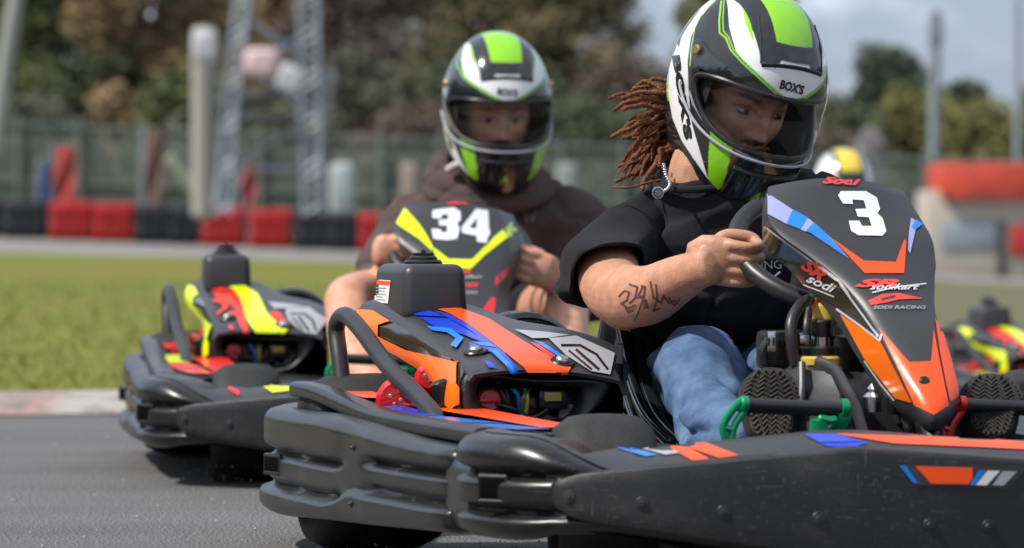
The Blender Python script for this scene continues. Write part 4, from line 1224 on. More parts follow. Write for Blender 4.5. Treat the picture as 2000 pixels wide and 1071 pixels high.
def fist(bm, wrist, G, T, N, Fd, s=1.0, grip=.0155):
    """closed hand on a rim: G grip centre, T along the rim (index side up), N back of the hand, Fd wrist to knuckles"""
    T = T.normalized(); N = (N - T * N.dot(T)).normalized(); Fd = (Fd - T * Fd.dot(T) - N * Fd.dot(N)).normalized()
    pc = G + N * .028 * s - Fd * .045 * s
    loft(bm, [wrist, wrist.lerp(pc, .45), pc, G + N * .027 * s - Fd * .012 * s, G + N * .024 * s + Fd * .002 * s], [(.031 * s, .024 * s), (.034 * s, .021 * s), (.041 * s, .020 * s), (.042 * s, .018 * s), (.040 * s, .012 * s)], side=tuple(T), n=20, sub=3)
    for k, (o, L, r) in enumerate(((.0315, 1.0, .0092), (.0107, 1.1, .0096), (-.0105, 1.04, .0092), (-.0305, .86, .0082))):
        b = G + T * o * s
        pts = [b + N * .024 * s - Fd * .016 * s, b + N * .032 * s - Fd * .002 * s, b + N * .025 * s + Fd * .028 * s * L, b + N * .002 * s + Fd * .037 * s * L, b - N * .018 * s + Fd * .026 * s * L, b - N * .026 * s + Fd * .004 * s, b - N * .02 * s - Fd * .012 * s]
        loft(bm, pts, [r * s * 1.02, r * s * 1.12, r * s, r * s * 1.04, r * s * .93, r * s * .88, r * s * .75], n=12, sub=3)
    b = G + T * .036 * s
    loft(bm, [wrist.lerp(pc, .75) + T * .008 * s - N * .006 * s, b - T * .006 * s - Fd * .030 * s - N * .010 * s, b + T * .000 * s - Fd * .006 * s - N * .020 * s, b - T * .002 * s + Fd * .016 * s - N * .026 * s, b - T * .010 * s + Fd * .030 * s - N * .024 * s],
         [.013 * s, .0135 * s, .0118 * s, .0112 * s, .0088 * s], n=12, sub=3)
def skinmat(name): return mat(name, (.5, .3, .2), .5, attr=True, sss=.12, bump=.0007, bscale=300, var=.20, vscale=45)
def cloth(name, col, scale=500, **k):
    m = mat(name, col, .92, spec=.15, bump=.0012, bscale=scale, **k); b = m.node_tree.nodes['Principled BSDF']; b.inputs['Sheen Weight'].default_value = .04; b.inputs['Sheen Roughness'].default_value = .5; return m
def folds(o, amp, seed, lines=()):
    me = o.data
    n = len(me.vertices); co = np.empty(n * 3); me.vertices.foreach_get('co', co); no = np.empty(n * 3); me.vertices.foreach_get('normal', no)
    co = co.reshape(-1, 3); no = no.reshape(-1, 3); d = np.empty(n)
    for i in range(n):
        x, y, z = co[i]
        d[i] = -1.5 * max(0, .16 - abs(mnoise.noise(Vector((x * 6 + z * 5 + seed, y * 5, z * 12 - x * 9))))) / .16 * (.5 + mnoise.noise(Vector((x * 4, y * 4, z * 4 + seed)))) + mnoise.noise(Vector((x * 7 + seed, y * 7, z * 11))) * .9 + (1 - abs(mnoise.noise(Vector((x * 9 + z * 8, y * 6 + seed, z * 16 - x * 8)))) * 2.2) * .55 + mnoise.noise(Vector((x * 26 + z * 14, y * 20, z * 38 - x * 10 + seed))) * .32
    co += no * (d * amp)[:, None]; me.vertices.foreach_set('co', co.ravel()); me.update()
# ---- near driver
def near_driver():
    root_c = P(1410, 745, 7.45)
    SK = skinmat('skin_tan')
    bm = bmesh.new()
    head_bm(bm, MH3)
    loft(bm, [P(1375, 400, 7.22), P(1372, 350, 7.2), P(1392, 290, 7.2), MH3 @ Vector((0, .02, -.06))], [.060, .056, .054, .054], n=24, sub=3)
    # right arm (image left)
    A = [P(1205, 465, 7.24), P(1188, 520, 7.14), P(1204, 570, 7.02), P(1262, 578, 6.9), P(1320, 548, 6.82), P(1362, 528, 6.76), P(1388, 518, 6.73)]
    loft(bm, A, [.046, .048, (.049, .049), (.045, .043), (.036, .036), (.029, .027), (.029, .024)], n=26, sub=4)
    ball(bm, P(1222, 592, 6.99), (.045, .045, .042))
    rim = P(1438, 508, 6.76)
    fist(bm, A[-2], rim, P(1444, 455, 6.74) - P(1432, 560, 6.76), Vector((-.3, -1, .1)), P(1446, 508, 6.70) - P(1375, 520, 6.76), .88)
    # left arm, behind the fairing
    B = [P(1600, 470, 7.25), P(1650, 560, 7.15), P(1690, 590, 7.05), P(1712, 560, 6.98), P(1722, 530, 6.93)]
    loft(bm, B, [.056, .05, .046, .036, .028], n=22, sub=4)
    fist(bm, B[-1], P(1745, 500, 6.86), Vector((-.2, 0, 1)), Vector((.2, -1, .1)), Vector((.5, -.2, .5)), .9)
    # lower body, clothed
    loft(bm, [P(1405, 640, 7.42), P(1405, 560, 7.36), P(1395, 470, 7.28), P(1385, 410, 7.24)], [(.13, .09), (.14, .1), (.14, .09), (.07, .05)], side=(1, 0, 0), n=24, sub=3)
    person = blob('person', bm, SK, None, .0025, 2, .5)
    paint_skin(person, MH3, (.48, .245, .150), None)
    tag(person, 'driver with brown dreadlocks, black t-shirt and blue jeans gripping the wheel of kart 3', 'person')
    # tattoo ink on the forearm
    bb = bvh_of([person]); I = Matrix()
    ink = mat('tattoo_ink', (.10, .05, .045), .5)
    zt = lambda *p: Z(1050, 150, .5137, p)
    st = []
    for pts in ([(310, 835), (330, 815), (350, 820), (340, 850), (318, 862), (345, 880), (372, 868)], [(350, 790), (380, 800), (372, 840), (350, 860)], [(395, 795), (410, 800), (400, 850), (380, 905), (368, 925)], [(370, 840), (400, 835), (420, 880)],
                [(430, 780), (440, 840), (470, 860), (480, 830)], [(450, 790), (455, 850), (440, 890), (465, 880)], [(480, 835), (500, 860), (525, 850)], [(500, 840), (520, 870), (540, 845)], [(400, 800), (385, 830), (412, 850), (408, 880)], [(330, 870), (345, 895), (365, 890)]):
        st += stroke(zt(*pts), 3.6)
    decal('tattoo', st, ink, person, bb, I, .0006, 5)
    eyes(person, MH3, mat('lid_tan', (.36, .165, .09), .5))
    # ---- t-shirt
    TS = cloth('black_cotton', (.018, .018, .021), 700, var=.25, vscale=14)
    bm = bmesh.new()
    X_ = (1, 0, .05)
    loft(bm, [P(1400, 765, 7.46), P(1402, 720, 7.44), P(1405, 660, 7.40), P(1405, 580, 7.33), P(1402, 510, 7.27), P(1398, 450, 7.24), P(1388, 412, 7.23), P(1374, 375, 7.22), P(1364, 352, 7.21)],
         [(.168, .12), (.168, .125), (.162, .13), (.168, .13), (.180, .125), (.180, .105), (.150, .095), (.108, .092), (.080, .078)], side=X_, n=36, sub=4, power=2.3)
    loft(bm, [P(1300, 432, 7.24), P(1250, 445, 7.23), P(1225, 470, 7.23)], [(.056, .06), (.05, .055), (.04, .045)], n=30, sub=4, cap=True)
    loft(bm, [P(1500, 420, 7.23), P(1590, 440, 7.22), P(1625, 500, 7.18), P(1640, 560, 7.14)], [(.08, .08), (.08, .08), (.07, .07), (.066, .064)], n=30, sub=4)
    sh = blob('t_shirt', bm, TS, person, .0035, 6)
    folds(sh, .0085, 3.1)
    sh['label'] = 'black short sleeved t-shirt'
    bs = bvh_of([sh])
    text_decal('shirt_print', 'RACING', 1438, 528, 88, 17, M_GREYV, sh, bs, I, .002, step=6, bold=.0, ang=-.03)
    text_decal('shirt_print', 'COM', 1440, 546, 26, 8, M_WHITE, sh, bs, I, .002, step=6, bold=.01)
    decal('shirt_stripe', [[(1470, 545), (1500, 542), (1506, 546), (1470, 549)], [(1458, 489), (1466, 487), (1482, 503), (1474, 504)]], M_SCRIPT, sh, bs, I, .002, 6)
    decal('shirt_stripe', [[(1466, 487), (1473, 487), (1490, 502), (1482, 503)]] + stroke([(1470, 556), (1500, 550), (1522, 532)], 3), M_WHITE, sh, bs, I, .002, 6)
    bm = bmesh.new(); c = P(1364, 351, 7.2)
    ring = [c + Vector((.076 * math.cos(t), .064 * math.sin(t) - .005, .004 * math.cos(t) + .016 * math.sin(t))) for t in [2 * PI * k / 40 for k in range(40)]]
    loft(bm, ring, (.006), closed=True, n=10); obj('collar', bm, TS, sh)
    rg = [[(1330, 480, 7.22), (1290, 374, 7.2), (1240, 384, 7.2), (1195, 438, 7.24), (1230, 520, 7.3), (1300, 560, 7.3)],
          [(1290, 470, 7.17), (1238, 404, 7.16), (1168, 424, 7.15), (1124, 474, 7.18), (1150, 560, 7.28), (1255, 580, 7.28)],
          [(1270, 480, 7.12), (1200, 448, 7.09), (1122, 464, 7.09), (1090, 525, 7.12), (1108, 592, 7.22), (1245, 600, 7.27)],
          [(1256, 490, 7.08), (1195, 474, 7.02), (1138, 496, 7.02), (1116, 540, 7.05), (1124, 588, 7.15), (1235, 596, 7.22)],
          [(1252, 492, 7.085), (1193, 479, 7.03), (1142, 500, 7.03), (1122, 542, 7.06), (1130, 584, 7.15), (1233, 590, 7.22)],
          [(1252, 480, 7.14), (1195, 470, 7.12), (1146, 490, 7.12), (1128, 530, 7.14), (1140, 575, 7.2), (1233, 580, 7.25)]]
    for sg in (1,):
        bm = bmesh.new(); grid(bm, [smooth_path([P(*q) for q in r], 8, True) for r in [[tuple(a + (b - a) * t for a, b in zip(p, q)) for p, q in zip(r0, r1)] for r0, r1 in zip(rg, rg[1:]) for t in (0, .34, .67)] + [rg[-1]]], closed=True)
        sl = obj('sleeve', bm, TS, sh, angle=70); folds(sl, .0065, 1.4)
    # ---- jeans
    JN = mat('blue_denim', (.028, .060, .135), .85, spec=.2, bump=.0012, bscale=420, var=1, vscale=13, col2=(.13, .21, .34), bdetail=6)
    bm = bmesh.new()
    loft(bm, [P(1400, 745, 7.5), P(1405, 720, 7.42)], [(.18, .12), (.17, .12)], side=(1, 0, 0), n=24)
    loft(bm, [P(1362, 750, 7.4), P(1362, 732, 7.15), P(1365, 722, 6.95), P(1368, 732, 6.86), P(1376, 780, 6.78), P(1395, 830, 6.68), P(1425, 868, 6.58), P(1445, 880, 6.5)],
         [.08, .070, .060, .060, .058, .053, .048, .044], n=28, sub=4)
    loft(bm, [P(1480, 755, 7.4), P(1580, 760, 7.1), P(1660, 755, 6.9), P(1720, 765, 6.75), P(1800, 800, 6.6), P(1870, 850, 6.48)], [.088, .08, .066, .060, .052, .046], n=28, sub=4)
    jn = blob('jeans', bm, JN, person, .004, 5); folds(jn, .013, 8.2)
    bm = bmesh.new(); sp_ = smooth_path([P(1300, 700, 7.1), P(1302, 735, 6.92), P(1318, 790, 6.82), P(1345, 850, 6.7)], 8); loft(bm, sp_, .0016, n=6); obj('seam', bm, JN, jn)
    # ---- shoes
    SH = mat('shoe_sole_rubber', (.022, .020, .018), .75, bump=.001, bscale=200, var=.5, vscale=40)
    UP = cloth('shoe_upper', (.02, .018, .018), 500)
    for (tx, ty, bx, by, D, w) in ((1503, 722, 1508, 868, 6.44, .047), (1934, 735, 1940, 858, 6.38, .047)):
        T_ = P(tx, ty, D + .05); B_ = P(bx, by, D)
        up = (T_ - B_).normalized(); sd = Vector((1, 0, 0)); nn = up.cross(sd).normalized()
        if nn.y > 0: nn = -nn
        bm = bmesh.new()
        outl = []
        for k in range(48):
            t = 2 * PI * k / 48; q = math.sin(t); c = math.cos(t)
            w_ = w * (1.0 if q > 0 else .72) * (1 - .16 * math.exp(-((q + .1) / .3) ** 2))
            mid = (T_ + B_) / 2; hl = (T_ - B_).length / 2
            outl.append(mid + sd * c * w_ * 1.05 + up * q * hl)
        fr = [bm.verts.new(p + nn * .008) for p in outl]; bk = [bm.verts.new(p - nn * .014) for p in outl]
        bm.faces.new(fr); bm.faces.new(list(reversed(bk)))
        for k in range(48): bm.faces.new((fr[k], fr[(k + 1) % 48], bk[(k + 1) % 48], bk[k]))
        bmesh.ops.bevel(bm, geom=[e for e in bm.edges if e.verts[0] in fr and e.verts[1] in fr], offset=.003, segments=2, affect='EDGES')
        mid = (T_ + B_) / 2; hl = (T_ - B_).length / 2
        for i in range(15):
            q = -.86 + 1.72 * i / 14; ww = w * (1 if q > 0 else .72) * math.sqrt(max(.05, 1 - q * q)) * .86
            pts = [mid + up * (q * hl + (.004 if j % 2 else -.003)) + sd * ww * (-1 + 2 * j / 8) + nn * .009 for j in range(9)]
            loft(bm, pts, [(.0024, .003)] * 9, n=6)
        so = obj('shoe', bm, SH, person)
        bm = bmesh.new()
        loft(bm, [B_ + up * .03 - nn * .015, B_ + up * .045 - nn * .05, B_ + up * .06 - nn * .09], [(.036, .03), (.038, .04), (.036, .036)], side=tuple(sd), n=18, sub=3)
        loft(bm, [B_ + up * .02 - nn * .02, mid - nn * .028, T_ - up * .03 - nn * .022], [(.034, .03), (.042, .028), (.040, .018)], side=tuple(sd), n=18, sub=3)
        blob('shoe_upper', bm, UP, so, .005, 2)
    # ---- dreadlocks
    HR = mat('dreadlock_hair', (.24, .09, .036), .78, spec=.25, bump=.003, bscale=300, var=1, vscale=70, col2=(.075, .03, .015), stretch=(1, 1, 1))
    bm = bmesh.new(); rnd = random.Random(11)
    tips = [(1192, 196), (1190, 206), (1216, 182), (1240, 176), (1200, 268), (1206, 262), (1230, 246), (1228, 300), (1208, 330), (1214, 336), (1232, 342), (1246, 322), (1262, 330), (1276, 320), (1222, 318), (1254, 345), (1288, 322), (1200, 356),
            (1224, 202), (1240, 260), (1256, 280), (1268, 300), (1236, 290), (1290, 300), (1248, 226), (1280, 285), (1270, 335), (1242, 306)]
    for k, (tx, ty) in enumerate(tips * 3):
        if k >= len(tips): tx += rnd.uniform(4, 55); ty += rnd.uniform(-24, 22)
        f = (ty - 175) / 180
        rx, ry = rnd.uniform(1312, 1335), 190 + 85 * max(0, min(1, f)) + rnd.uniform(-14, 14)
        D0 = 7.27 + rnd.uniform(-.04, .07); D1 = D0 + rnd.uniform(-.07, .07)
        n = 14; pts = []; sag = rnd.uniform(-14, 12) - 10 * (1 - f); ph = rnd.uniform(0, 6)
        for i in range(n + 1):
            t = i / n; x = rx + (tx - rx) * t; y = ry + (ty - ry) * (t ** 1.35) + sag * math.sin(PI * t) * (1 if f < .4 else .6)
            x += (2 + 4 * t) * math.sin(ph + t * 7) + 2 * math.sin(ph * 3 + t * 17); y += (2.5 + 6 * t) * math.sin(ph * 1.7 + t * 6) + 2 * math.sin(ph * 5 + t * 15)
            pts.append(P(x, y, D0 + (D1 - D0) * t))
        r0 = rnd.uniform(.0036, .0054)
        pts = smooth_path(pts, 4)
        rad = [r0 * (1 - .35 * i / len(pts)) * (1 + .17 * math.sin(i * 1.9 + ph) + rnd.uniform(-.08, .08)) for i in range(len(pts))]
        rad[-1] *= .5
        loft(bm, pts, rad, n=9)
    for k in range(130):  # loose single hairs
        tx, ty = tips[k % len(tips)]; tx += rnd.uniform(-10, 50); ty += rnd.uniform(-16, 18); D0 = 7.26
        loft(bm, smooth_path([P(1300, 190 + (ty - 175) * .5, D0), P((1300 + tx) / 2, (ty + 200) / 2 + rnd.uniform(-8, 8), D0), P(tx, ty, D0)], 6), .0006, n=4, cap=False)
    loft(bm, smooth_path([P(1290, 352, 7.18), P(1262, 358, 7.16), P(1232, 366, 7.14), P(1198, 366, 7.15)], 5), .0018, n=6)
    obj('dreadlocks', bm, HR, person, angle=None)
    # ---- necklace
    bm = bmesh.new(); pts = smooth_path([P(1296, 322, 7.17), P(1300, 342, 7.135), P(1308, 360, 7.115), P(1300, 372, 7.10), P(1288, 377, 7.09)], 8)
    pts += smooth_path([P(1308, 362, 7.11), P(1335, 366, 7.10), P(1380, 372, 7.08)], 10) if False else []
    for p in pts[::2]: ball(bm, p, .0030, 8, 6)
    disc(bm, P(1285, 377, 7.08), (-.2, -1, 0), .0095, .003, 24)
    ne = obj('necklace', bm, M_CHROME, person)
    bm = bmesh.new(); c = P(1285, 377, 7.077)
    ring = [c + Vector((.0065 * math.cos(t), 0, .0065 * math.sin(t))) for t in [2 * PI * k / 20 for k in range(20)]]
    loft(bm, ring, .0008, closed=True, n=6); box(bm, c, (.008, .001, .0012), bev=0); box(bm, c + Vector((0, 0, .003)), (.006, .001, .001), bev=0); box(bm, c - Vector((0, 0, .003)), (.006, .001, .001), bev=0)
    obj('pendant_mark', bm, M_BLKV, ne)
    helmet(person, MH3, True)['label'] = 'white, black and lime full face helmet'
near_driver()

def far_driver():
    SK = skinmat('skin_fair')
    bm = bmesh.new(); head_bm(bm, MH34)
    loft(bm, [P(960, 380, 10.2), P(962, 330, 10.18), MH34 @ Vector((0, .02, -.06))], [.07, .058, .055], n=22, sub=3)
    # hands and forearm ends
    W1 = P(760, 522, 9.85); fist(bm, W1, P(778, 492, 9.78), Vector((.1, 0, 1)), Vector((-.3, -1, .1)), Vector((.8, -.3, .4)), .8)
    W2 = P(1088, 560, 9.84)
    loft(bm, [P(1128, 596, 10.0), P(1108, 578, 9.92), W2], [.036, .034, .03], n=20, sub=3)
    fist(bm, W2, P(1032, 520, 9.72), Vector((.35, 0, 1)), Vector((.35, -1, .1)), Vector((-.75, -.2, .5)), .92)
    loft(bm, [P(770, 560, 10.0), P(752, 545, 9.9), W1], [.045, .036, .028], n=20, sub=3)
    # torso core and bare legs
    loft(bm, [P(965, 640, 10.45), P(962, 540, 10.38), P(960, 440, 10.28), P(960, 385, 10.22)], [(.13, .09), (.14, .1), (.15, .1), (.1, .07)], side=(1, 0, 0), n=24, sub=3)
    for pts in ([P(900, 650, 10.45), P(790, 590, 10.1), P(690, 582, 9.80), P(682, 610, 9.73), P(700, 700, 9.62), P(760, 800, 9.45)], [P(1020, 650, 10.45), P(1070, 610, 10.15), P(1100, 585, 9.86), P(1104, 615, 9.78), P(1095, 700, 9.62), P(1060, 800, 9.45)]):
        loft(bm, pts, [.085, .072, .052, .05, .052, .038], n=24, sub=4)
    person = blob('person', bm, SK, None, .0042, 3)
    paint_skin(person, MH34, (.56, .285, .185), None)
    tag(person, 'driver in a brown hooded sweatshirt with bare knees driving kart 34', 'person')
    eyes(person, MH34, mat('lid_fair', (.42, .22, .16), .5))
    HD = cloth('brown_fleece', (.085, .060, .056), 400, var=.2, vscale=10)
    bm = bmesh.new()
    loft(bm, [P(962, 700, 10.5), P(962, 640, 10.46), P(962, 560, 10.40), P(962, 480, 10.30), P(962, 430, 10.26), P(962, 395, 10.24), P(962, 362, 10.22)],
         [(.18, .13), (.182, .135), (.185, .14), (.188, .13), (.178, .11), (.13, .09), (.085, .075)], side=(1, 0, 0), n=36, sub=4, power=2.3)
    loft(bm, [P(870, 420, 10.24), P(808, 434, 10.22), P(766, 490, 10.15), P(742, 560, 10.02), P(750, 562, 9.94), P(755, 545, 9.88)], [(.066, .07), (.062, .066), (.058, .06), (.056, .056), (.050, .05), (.040, .04)], n=28, sub=4)
    loft(bm, [P(1050, 420, 10.24), P(1112, 436, 10.22), P(1142, 500, 10.18), P(1160, 570, 10.1), P(1140, 592, 10.02)], [(.08, .075), (.078, .075), (.068, .066), (.062, .06), (.054, .05)], n=28, sub=4)
    hd = blob('hoodie', bm, HD, person, .006, 5); folds(hd, .010, 5.5)
    # hood lying round the neck
    bm = bmesh.new(); c = P(955, 352, 10.2)
    for dz, rx, ry, rr, tl in ((0, .118, .10, .027, .02), (.024, .108, .088, .020, .03), (-.022, .128, .105, .022, .0)):
        ring = [c + Vector((rx * math.cos(t), ry * math.sin(t) + .02, dz - tl * math.cos(t) * .4 + .03 * math.sin(t))) for t in [2 * PI * k / 40 for k in range(40)]]
        loft(bm, ring, (rr), closed=True, n=12)
    hood = blob('hood', bm, HD, hd, .005, 3); folds(hood, .005, 2.2)
    bm = bmesh.new(); loft(bm, [P(876, 332, 10.12), P(895, 322, 10.1), P(905, 338, 10.12)], .009, n=12, sub=4); obj('hood_lining', bm, mat('pale_lining', (.45, .42, .4), .9), hd)
    bh = bvh_of([hd]); text_decal('shirt_print', 'W', 1020, 437, 30, 28, mat('worn_print', (.22, .2, .2), .8), hd, bh, Matrix(), .003, step=8, bold=.03)
    bm = bmesh.new()
    SHT = cloth('dark_shorts', (.018, .018, .024), 400)
    loft(bm, [P(962, 670, 10.52), P(962, 640, 10.45)], [(.18, .12), (.17, .12)], side=(1, 0, 0), n=24)
    for pts in ([P(905, 655, 10.45), P(800, 600, 10.15), P(745, 590, 10.0)], [P(1015, 655, 10.45), P(1050, 618, 10.25), P(1062, 608, 10.15)]): loft(bm, pts, [.1, .088, .078], n=24, sub=4)
    so = blob('shorts', bm, SHT, person, .006, 4)
    helmet(person, MH34, False)['label'] = 'white, black and lime full face helmet'
far_driver()

def hidden_driver():
    MH = hm(P(1646, 366, 18.7), 12, 10, 0)
    bm = bmesh.new()
    c = MH.translation
    loft(bm, [c + Vector((0, .05, -.65)), c + Vector((0, .05, -.3)), c + Vector((0, .04, -.22)), c + Vector((0, .02, -.12))], [(.18, .12), (.2, .12), (.12, .09), (.06, .06)], side=(1, 0, 0), n=20, sub=3)
    for s in (-1, 1): loft(bm, [c + Vector((s * .18, .04, -.27)), c + Vector((s * .27, -.1, -.45)), c + Vector((s * .16, -.42, -.42))], [.06, .05, .03], n=14, sub=3)
    p = obj('person', bm, cloth('dark_suit', (.02, .02, .022)), None)
    tag(p, 'far driver in a white helmet with a yellow top, above the number 3 fairing', 'person')
    # helmet of its own colours
    me = helmet_mesh().copy(); V = np.array([v.co[:] for v in me.vertices]); col = np.empty((len(V), 4)); col[:] = (.7, .7, .7, 1)
    m = (np.abs(V[:, 0]) < .062) & (V[:, 1] < .05); col[m, :3] = BLK
    m = (np.abs(V[:, 0]) < .045) & (V[:, 2] > .085) & (V[:, 1] < .08); col[m, :3] = (.75, .58, .05)
    m = (V[:, 2] < -.0) & (V[:, 1] < .05); col[m, :3] = BLK
    me.color_attributes['Col'].data.foreach_set('color', col.ravel())
    o = bpy.data.objects.new('helmet', me); COL.objects.link(o); o.parent = p; o.matrix_world = MH
    v = bpy.data.objects.new('visor', CACHE['vis']); COL.objects.link(v); v.parent = o
hidden_driver()

# ------------------------------------------------------------------ ground
def gz(x, y):
    far = -.0388 * x + .025
    f = sst(12, 80, y) if y > 12 else 0
    f = max(0, min(1, (y - 14) / 66))
    z = far * f
    z += -.19 * sst(.1, 1.9, x) * sst(11.5, 15, y) * (1 - f)
    return z - .006 * sst(9, 10.5, y) * 0
KERB = smooth_path([(-40, 14.6, 0), (-12, 13.3, 0), (-5, 12.7, 0), (-1.5, 12.5, 0), (-.3, 13.6, 0), (.4, 17, 0), (.9, 22, 0), (2.2, 27, 0), (5, 31, 0), (20, 36, 0), (60, 42, 0)], 12)
def kerb_y(x, off=0):
    for a, b in zip(KERB, KERB[1:]):
        if a.x <= x <= b.x: return a.y + (b.y - a.y) * (x - a.x) / (b.x - a.x + 1e-9) + off
    return 14
def sheet(name, x0, x1, yf0, yf1, nx, ny, m, dz, kind='structure', power=1):
    bm = bmesh.new(); rows = []
    for i in range(ny + 1):
        t = (i / ny) ** power; row = []
        for j in range(nx + 1):
            x = x0 + (x1 - x0) * j / nx; a, b = yf0(x), yf1(x); y = a + (b - a) * t
            row.append(Vector((x, y, gz(x, y) + dz)))
        rows.append(row)
    grid(bm, rows); o = obj(name, bm, m, None, angle=None); o['kind'] = kind; return o
def asphalt():
    m = bpy.data.materials.new('asphalt'); m.use_nodes = True; nt = m.node_tree; N = nt.nodes; L = nt.links; b = N['Principled BSDF']
    tc = N.new('ShaderNodeTexCoord')
    v = N.new('ShaderNodeTexVoronoi'); v.inputs['Scale'].default_value = 160; L.new(tc.outputs['Object'], v.inputs['Vector'])
    n = N.new('ShaderNodeTexNoise'); n.inputs['Scale'].default_value = 240; n.inputs['Detail'].default_value = 5; L.new(tc.outputs['Object'], n.inputs['Vector'])
    n2 = N.new('ShaderNodeTexNoise'); n2.inputs['Scale'].default_value = 1.6; n2.inputs['Detail'].default_value = 7; mpp = N.new('ShaderNodeMapping'); mpp.inputs['Scale'].default_value = (.5, 1.2, 1); mpp.inputs['Rotation'].default_value = (0, 0, .12); L.new(tc.outputs['Object'], mpp.inputs['Vector']); L.new(mpp.outputs['Vector'], n2.inputs['Vector'])
    cr = N.new('ShaderNodeValToRGB'); cr.color_ramp.elements[0].color = (.028, .028, .030, 1); cr.color_ramp.elements[1].color = (.33, .32, .31, 1); cr.color_ramp.elements[0].position = .38; cr.color_ramp.elements[1].position = .72
    L.new(n.outputs['Fac'], cr.inputs['Fac'])
    mx = N.new('ShaderNodeMix'); mx.data_type = 'RGBA'; mx.blend_type = 'MULTIPLY'; mx.inputs['Factor'].default_value = 1
    mr = N.new('ShaderNodeMapRange'); mr.inputs['From Min'].default_value = .3; mr.inputs['From Max'].default_value = .7; mr.inputs['To Min'].default_value = .78; mr.inputs['To Max'].default_value = 1.15; L.new(n2.outputs['Fac'], mr.inputs['Value'])
    cc = N.new('ShaderNodeCombineColor'); [L.new(mr.outputs['Result'], cc.inputs[k]) for k in range(3)]
    L.new(cr.outputs['Color'], mx.inputs['A']); L.new(cc.outputs['Color'], mx.inputs['B']); L.new(mx.outputs['Result'], b.inputs['Base Color'])
    b.inputs['Roughness'].default_value = .8
    bp = N.new('ShaderNodeBump'); bp.inputs['Distance'].default_value = .006; bp.inputs['Strength'].default_value = 1; L.new(v.outputs['Distance'], bp.inputs['Height']); L.new(bp.outputs['Normal'], b.inputs['Normal'])
    return m
def grassmat():
    return mat('mown_grass', (.135, .142, .028), .9, spec=.1, bump=.012, bscale=30, var=1, vscale=3.2, col2=(.18, .18, .042), bdetail=8)
ASP = asphalt(); GRS = grassmat()
sheet('ground', -300, 300, lambda x: -20, lambda x: 420, 60, 120, mat('distant_soil', (.10, .10, .04), .95), -.012, power=1.6)
sheet('asphalt_track', -40, 50, lambda x: .5, lambda x: kerb_y(x, .02), 180, 60, ASP, 0, power=1.0)
sheet('grass', -40, 50, lambda x: kerb_y(x, 1.3), lambda x: 62 + .12 * x, 180, 60, GRS, .004, kind='stuff')
sheet('far_track', -60, 60, lambda x: 62 + .12 * x, lambda x: 79, 60, 6, mat('pale_asphalt', (.21, .20, .19), .9, bump=.005, bscale=20, var=.2, vscale=1), .004)
# kerb: red and white worn blocks, with a gravel edge
def kerb():
    bm = bmesh.new(); cum = 0; rows = []
    for p in KERB:
        if -14 < p.x < 22:
            prof = []
            for o_, dz in ((0, .0), (.05, .035), (.35, .05), (.62, .045), (.70, .0)): prof.append(Vector((p.x, p.y + o_, gz(p.x, p.y + o_) + dz + .002)))
            rows.append(prof)
    grid(bm, rows)
    m = bpy.data.materials.new('worn_kerb_paint'); m.use_nodes = True; nt = m.node_tree; N = nt.nodes; L = nt.links; b = N['Principled BSDF']; b.inputs['Roughness'].default_value = .85
    tc = N.new('ShaderNodeTexCoord'); w = N.new('ShaderNodeTexWave'); w.wave_type = 'BANDS'; w.bands_direction = 'X'; w.inputs['Scale'].default_value = .16; w.inputs['Distortion'].default_value = .4; w.inputs['Detail'].default_value = 2
    L.new(tc.outputs['Object'], w.inputs['Vector'])
    cr = N.new('ShaderNodeValToRGB'); cr.color_ramp.elements[0].color = (.36, .24, .21, 1); cr.color_ramp.elements[1].color = (.38, .35, .32, 1); cr.color_ramp.elements[0].position = .78; cr.color_ramp.elements[1].position = .86
    L.new(w.outputs['Fac'], cr.inputs['Fac'])
    n = N.new('ShaderNodeTexNoise'); n.inputs['Scale'].default_value = 14; n.inputs['Detail'].default_value = 9; L.new(tc.outputs['Object'], n.inputs['Vector'])
    mx = N.new('ShaderNodeMix'); mx.data_type = 'RGBA'; mr = N.new('ShaderNodeMapRange'); mr.inputs['From Min'].default_value = .45; mr.inputs['From Max'].default_value = .62; L.new(n.outputs['Fac'], mr.inputs['Value']); L.new(mr.outputs['Result'], mx.inputs['Factor'])
    L.new(cr.outputs['Color'], mx.inputs['A']); mx.inputs['B'].default_value = (.19, .17, .15, 1); L.new(mx.outputs['Result'], b.inputs['Base Color'])
    o = obj('track_kerb', bm, m, None); o['kind'] = 'structure'
    sheet('gravel_verge', -40, 50, lambda x: kerb_y(x, -.02), lambda x: kerb_y(x, 1.6), 180, 4, mat('verge_gravel', (.20, .18, .15), .95, bump=.02, bscale=60, var=1, vscale=18, col2=(.12, .13, .05)), .0035)
kerb()
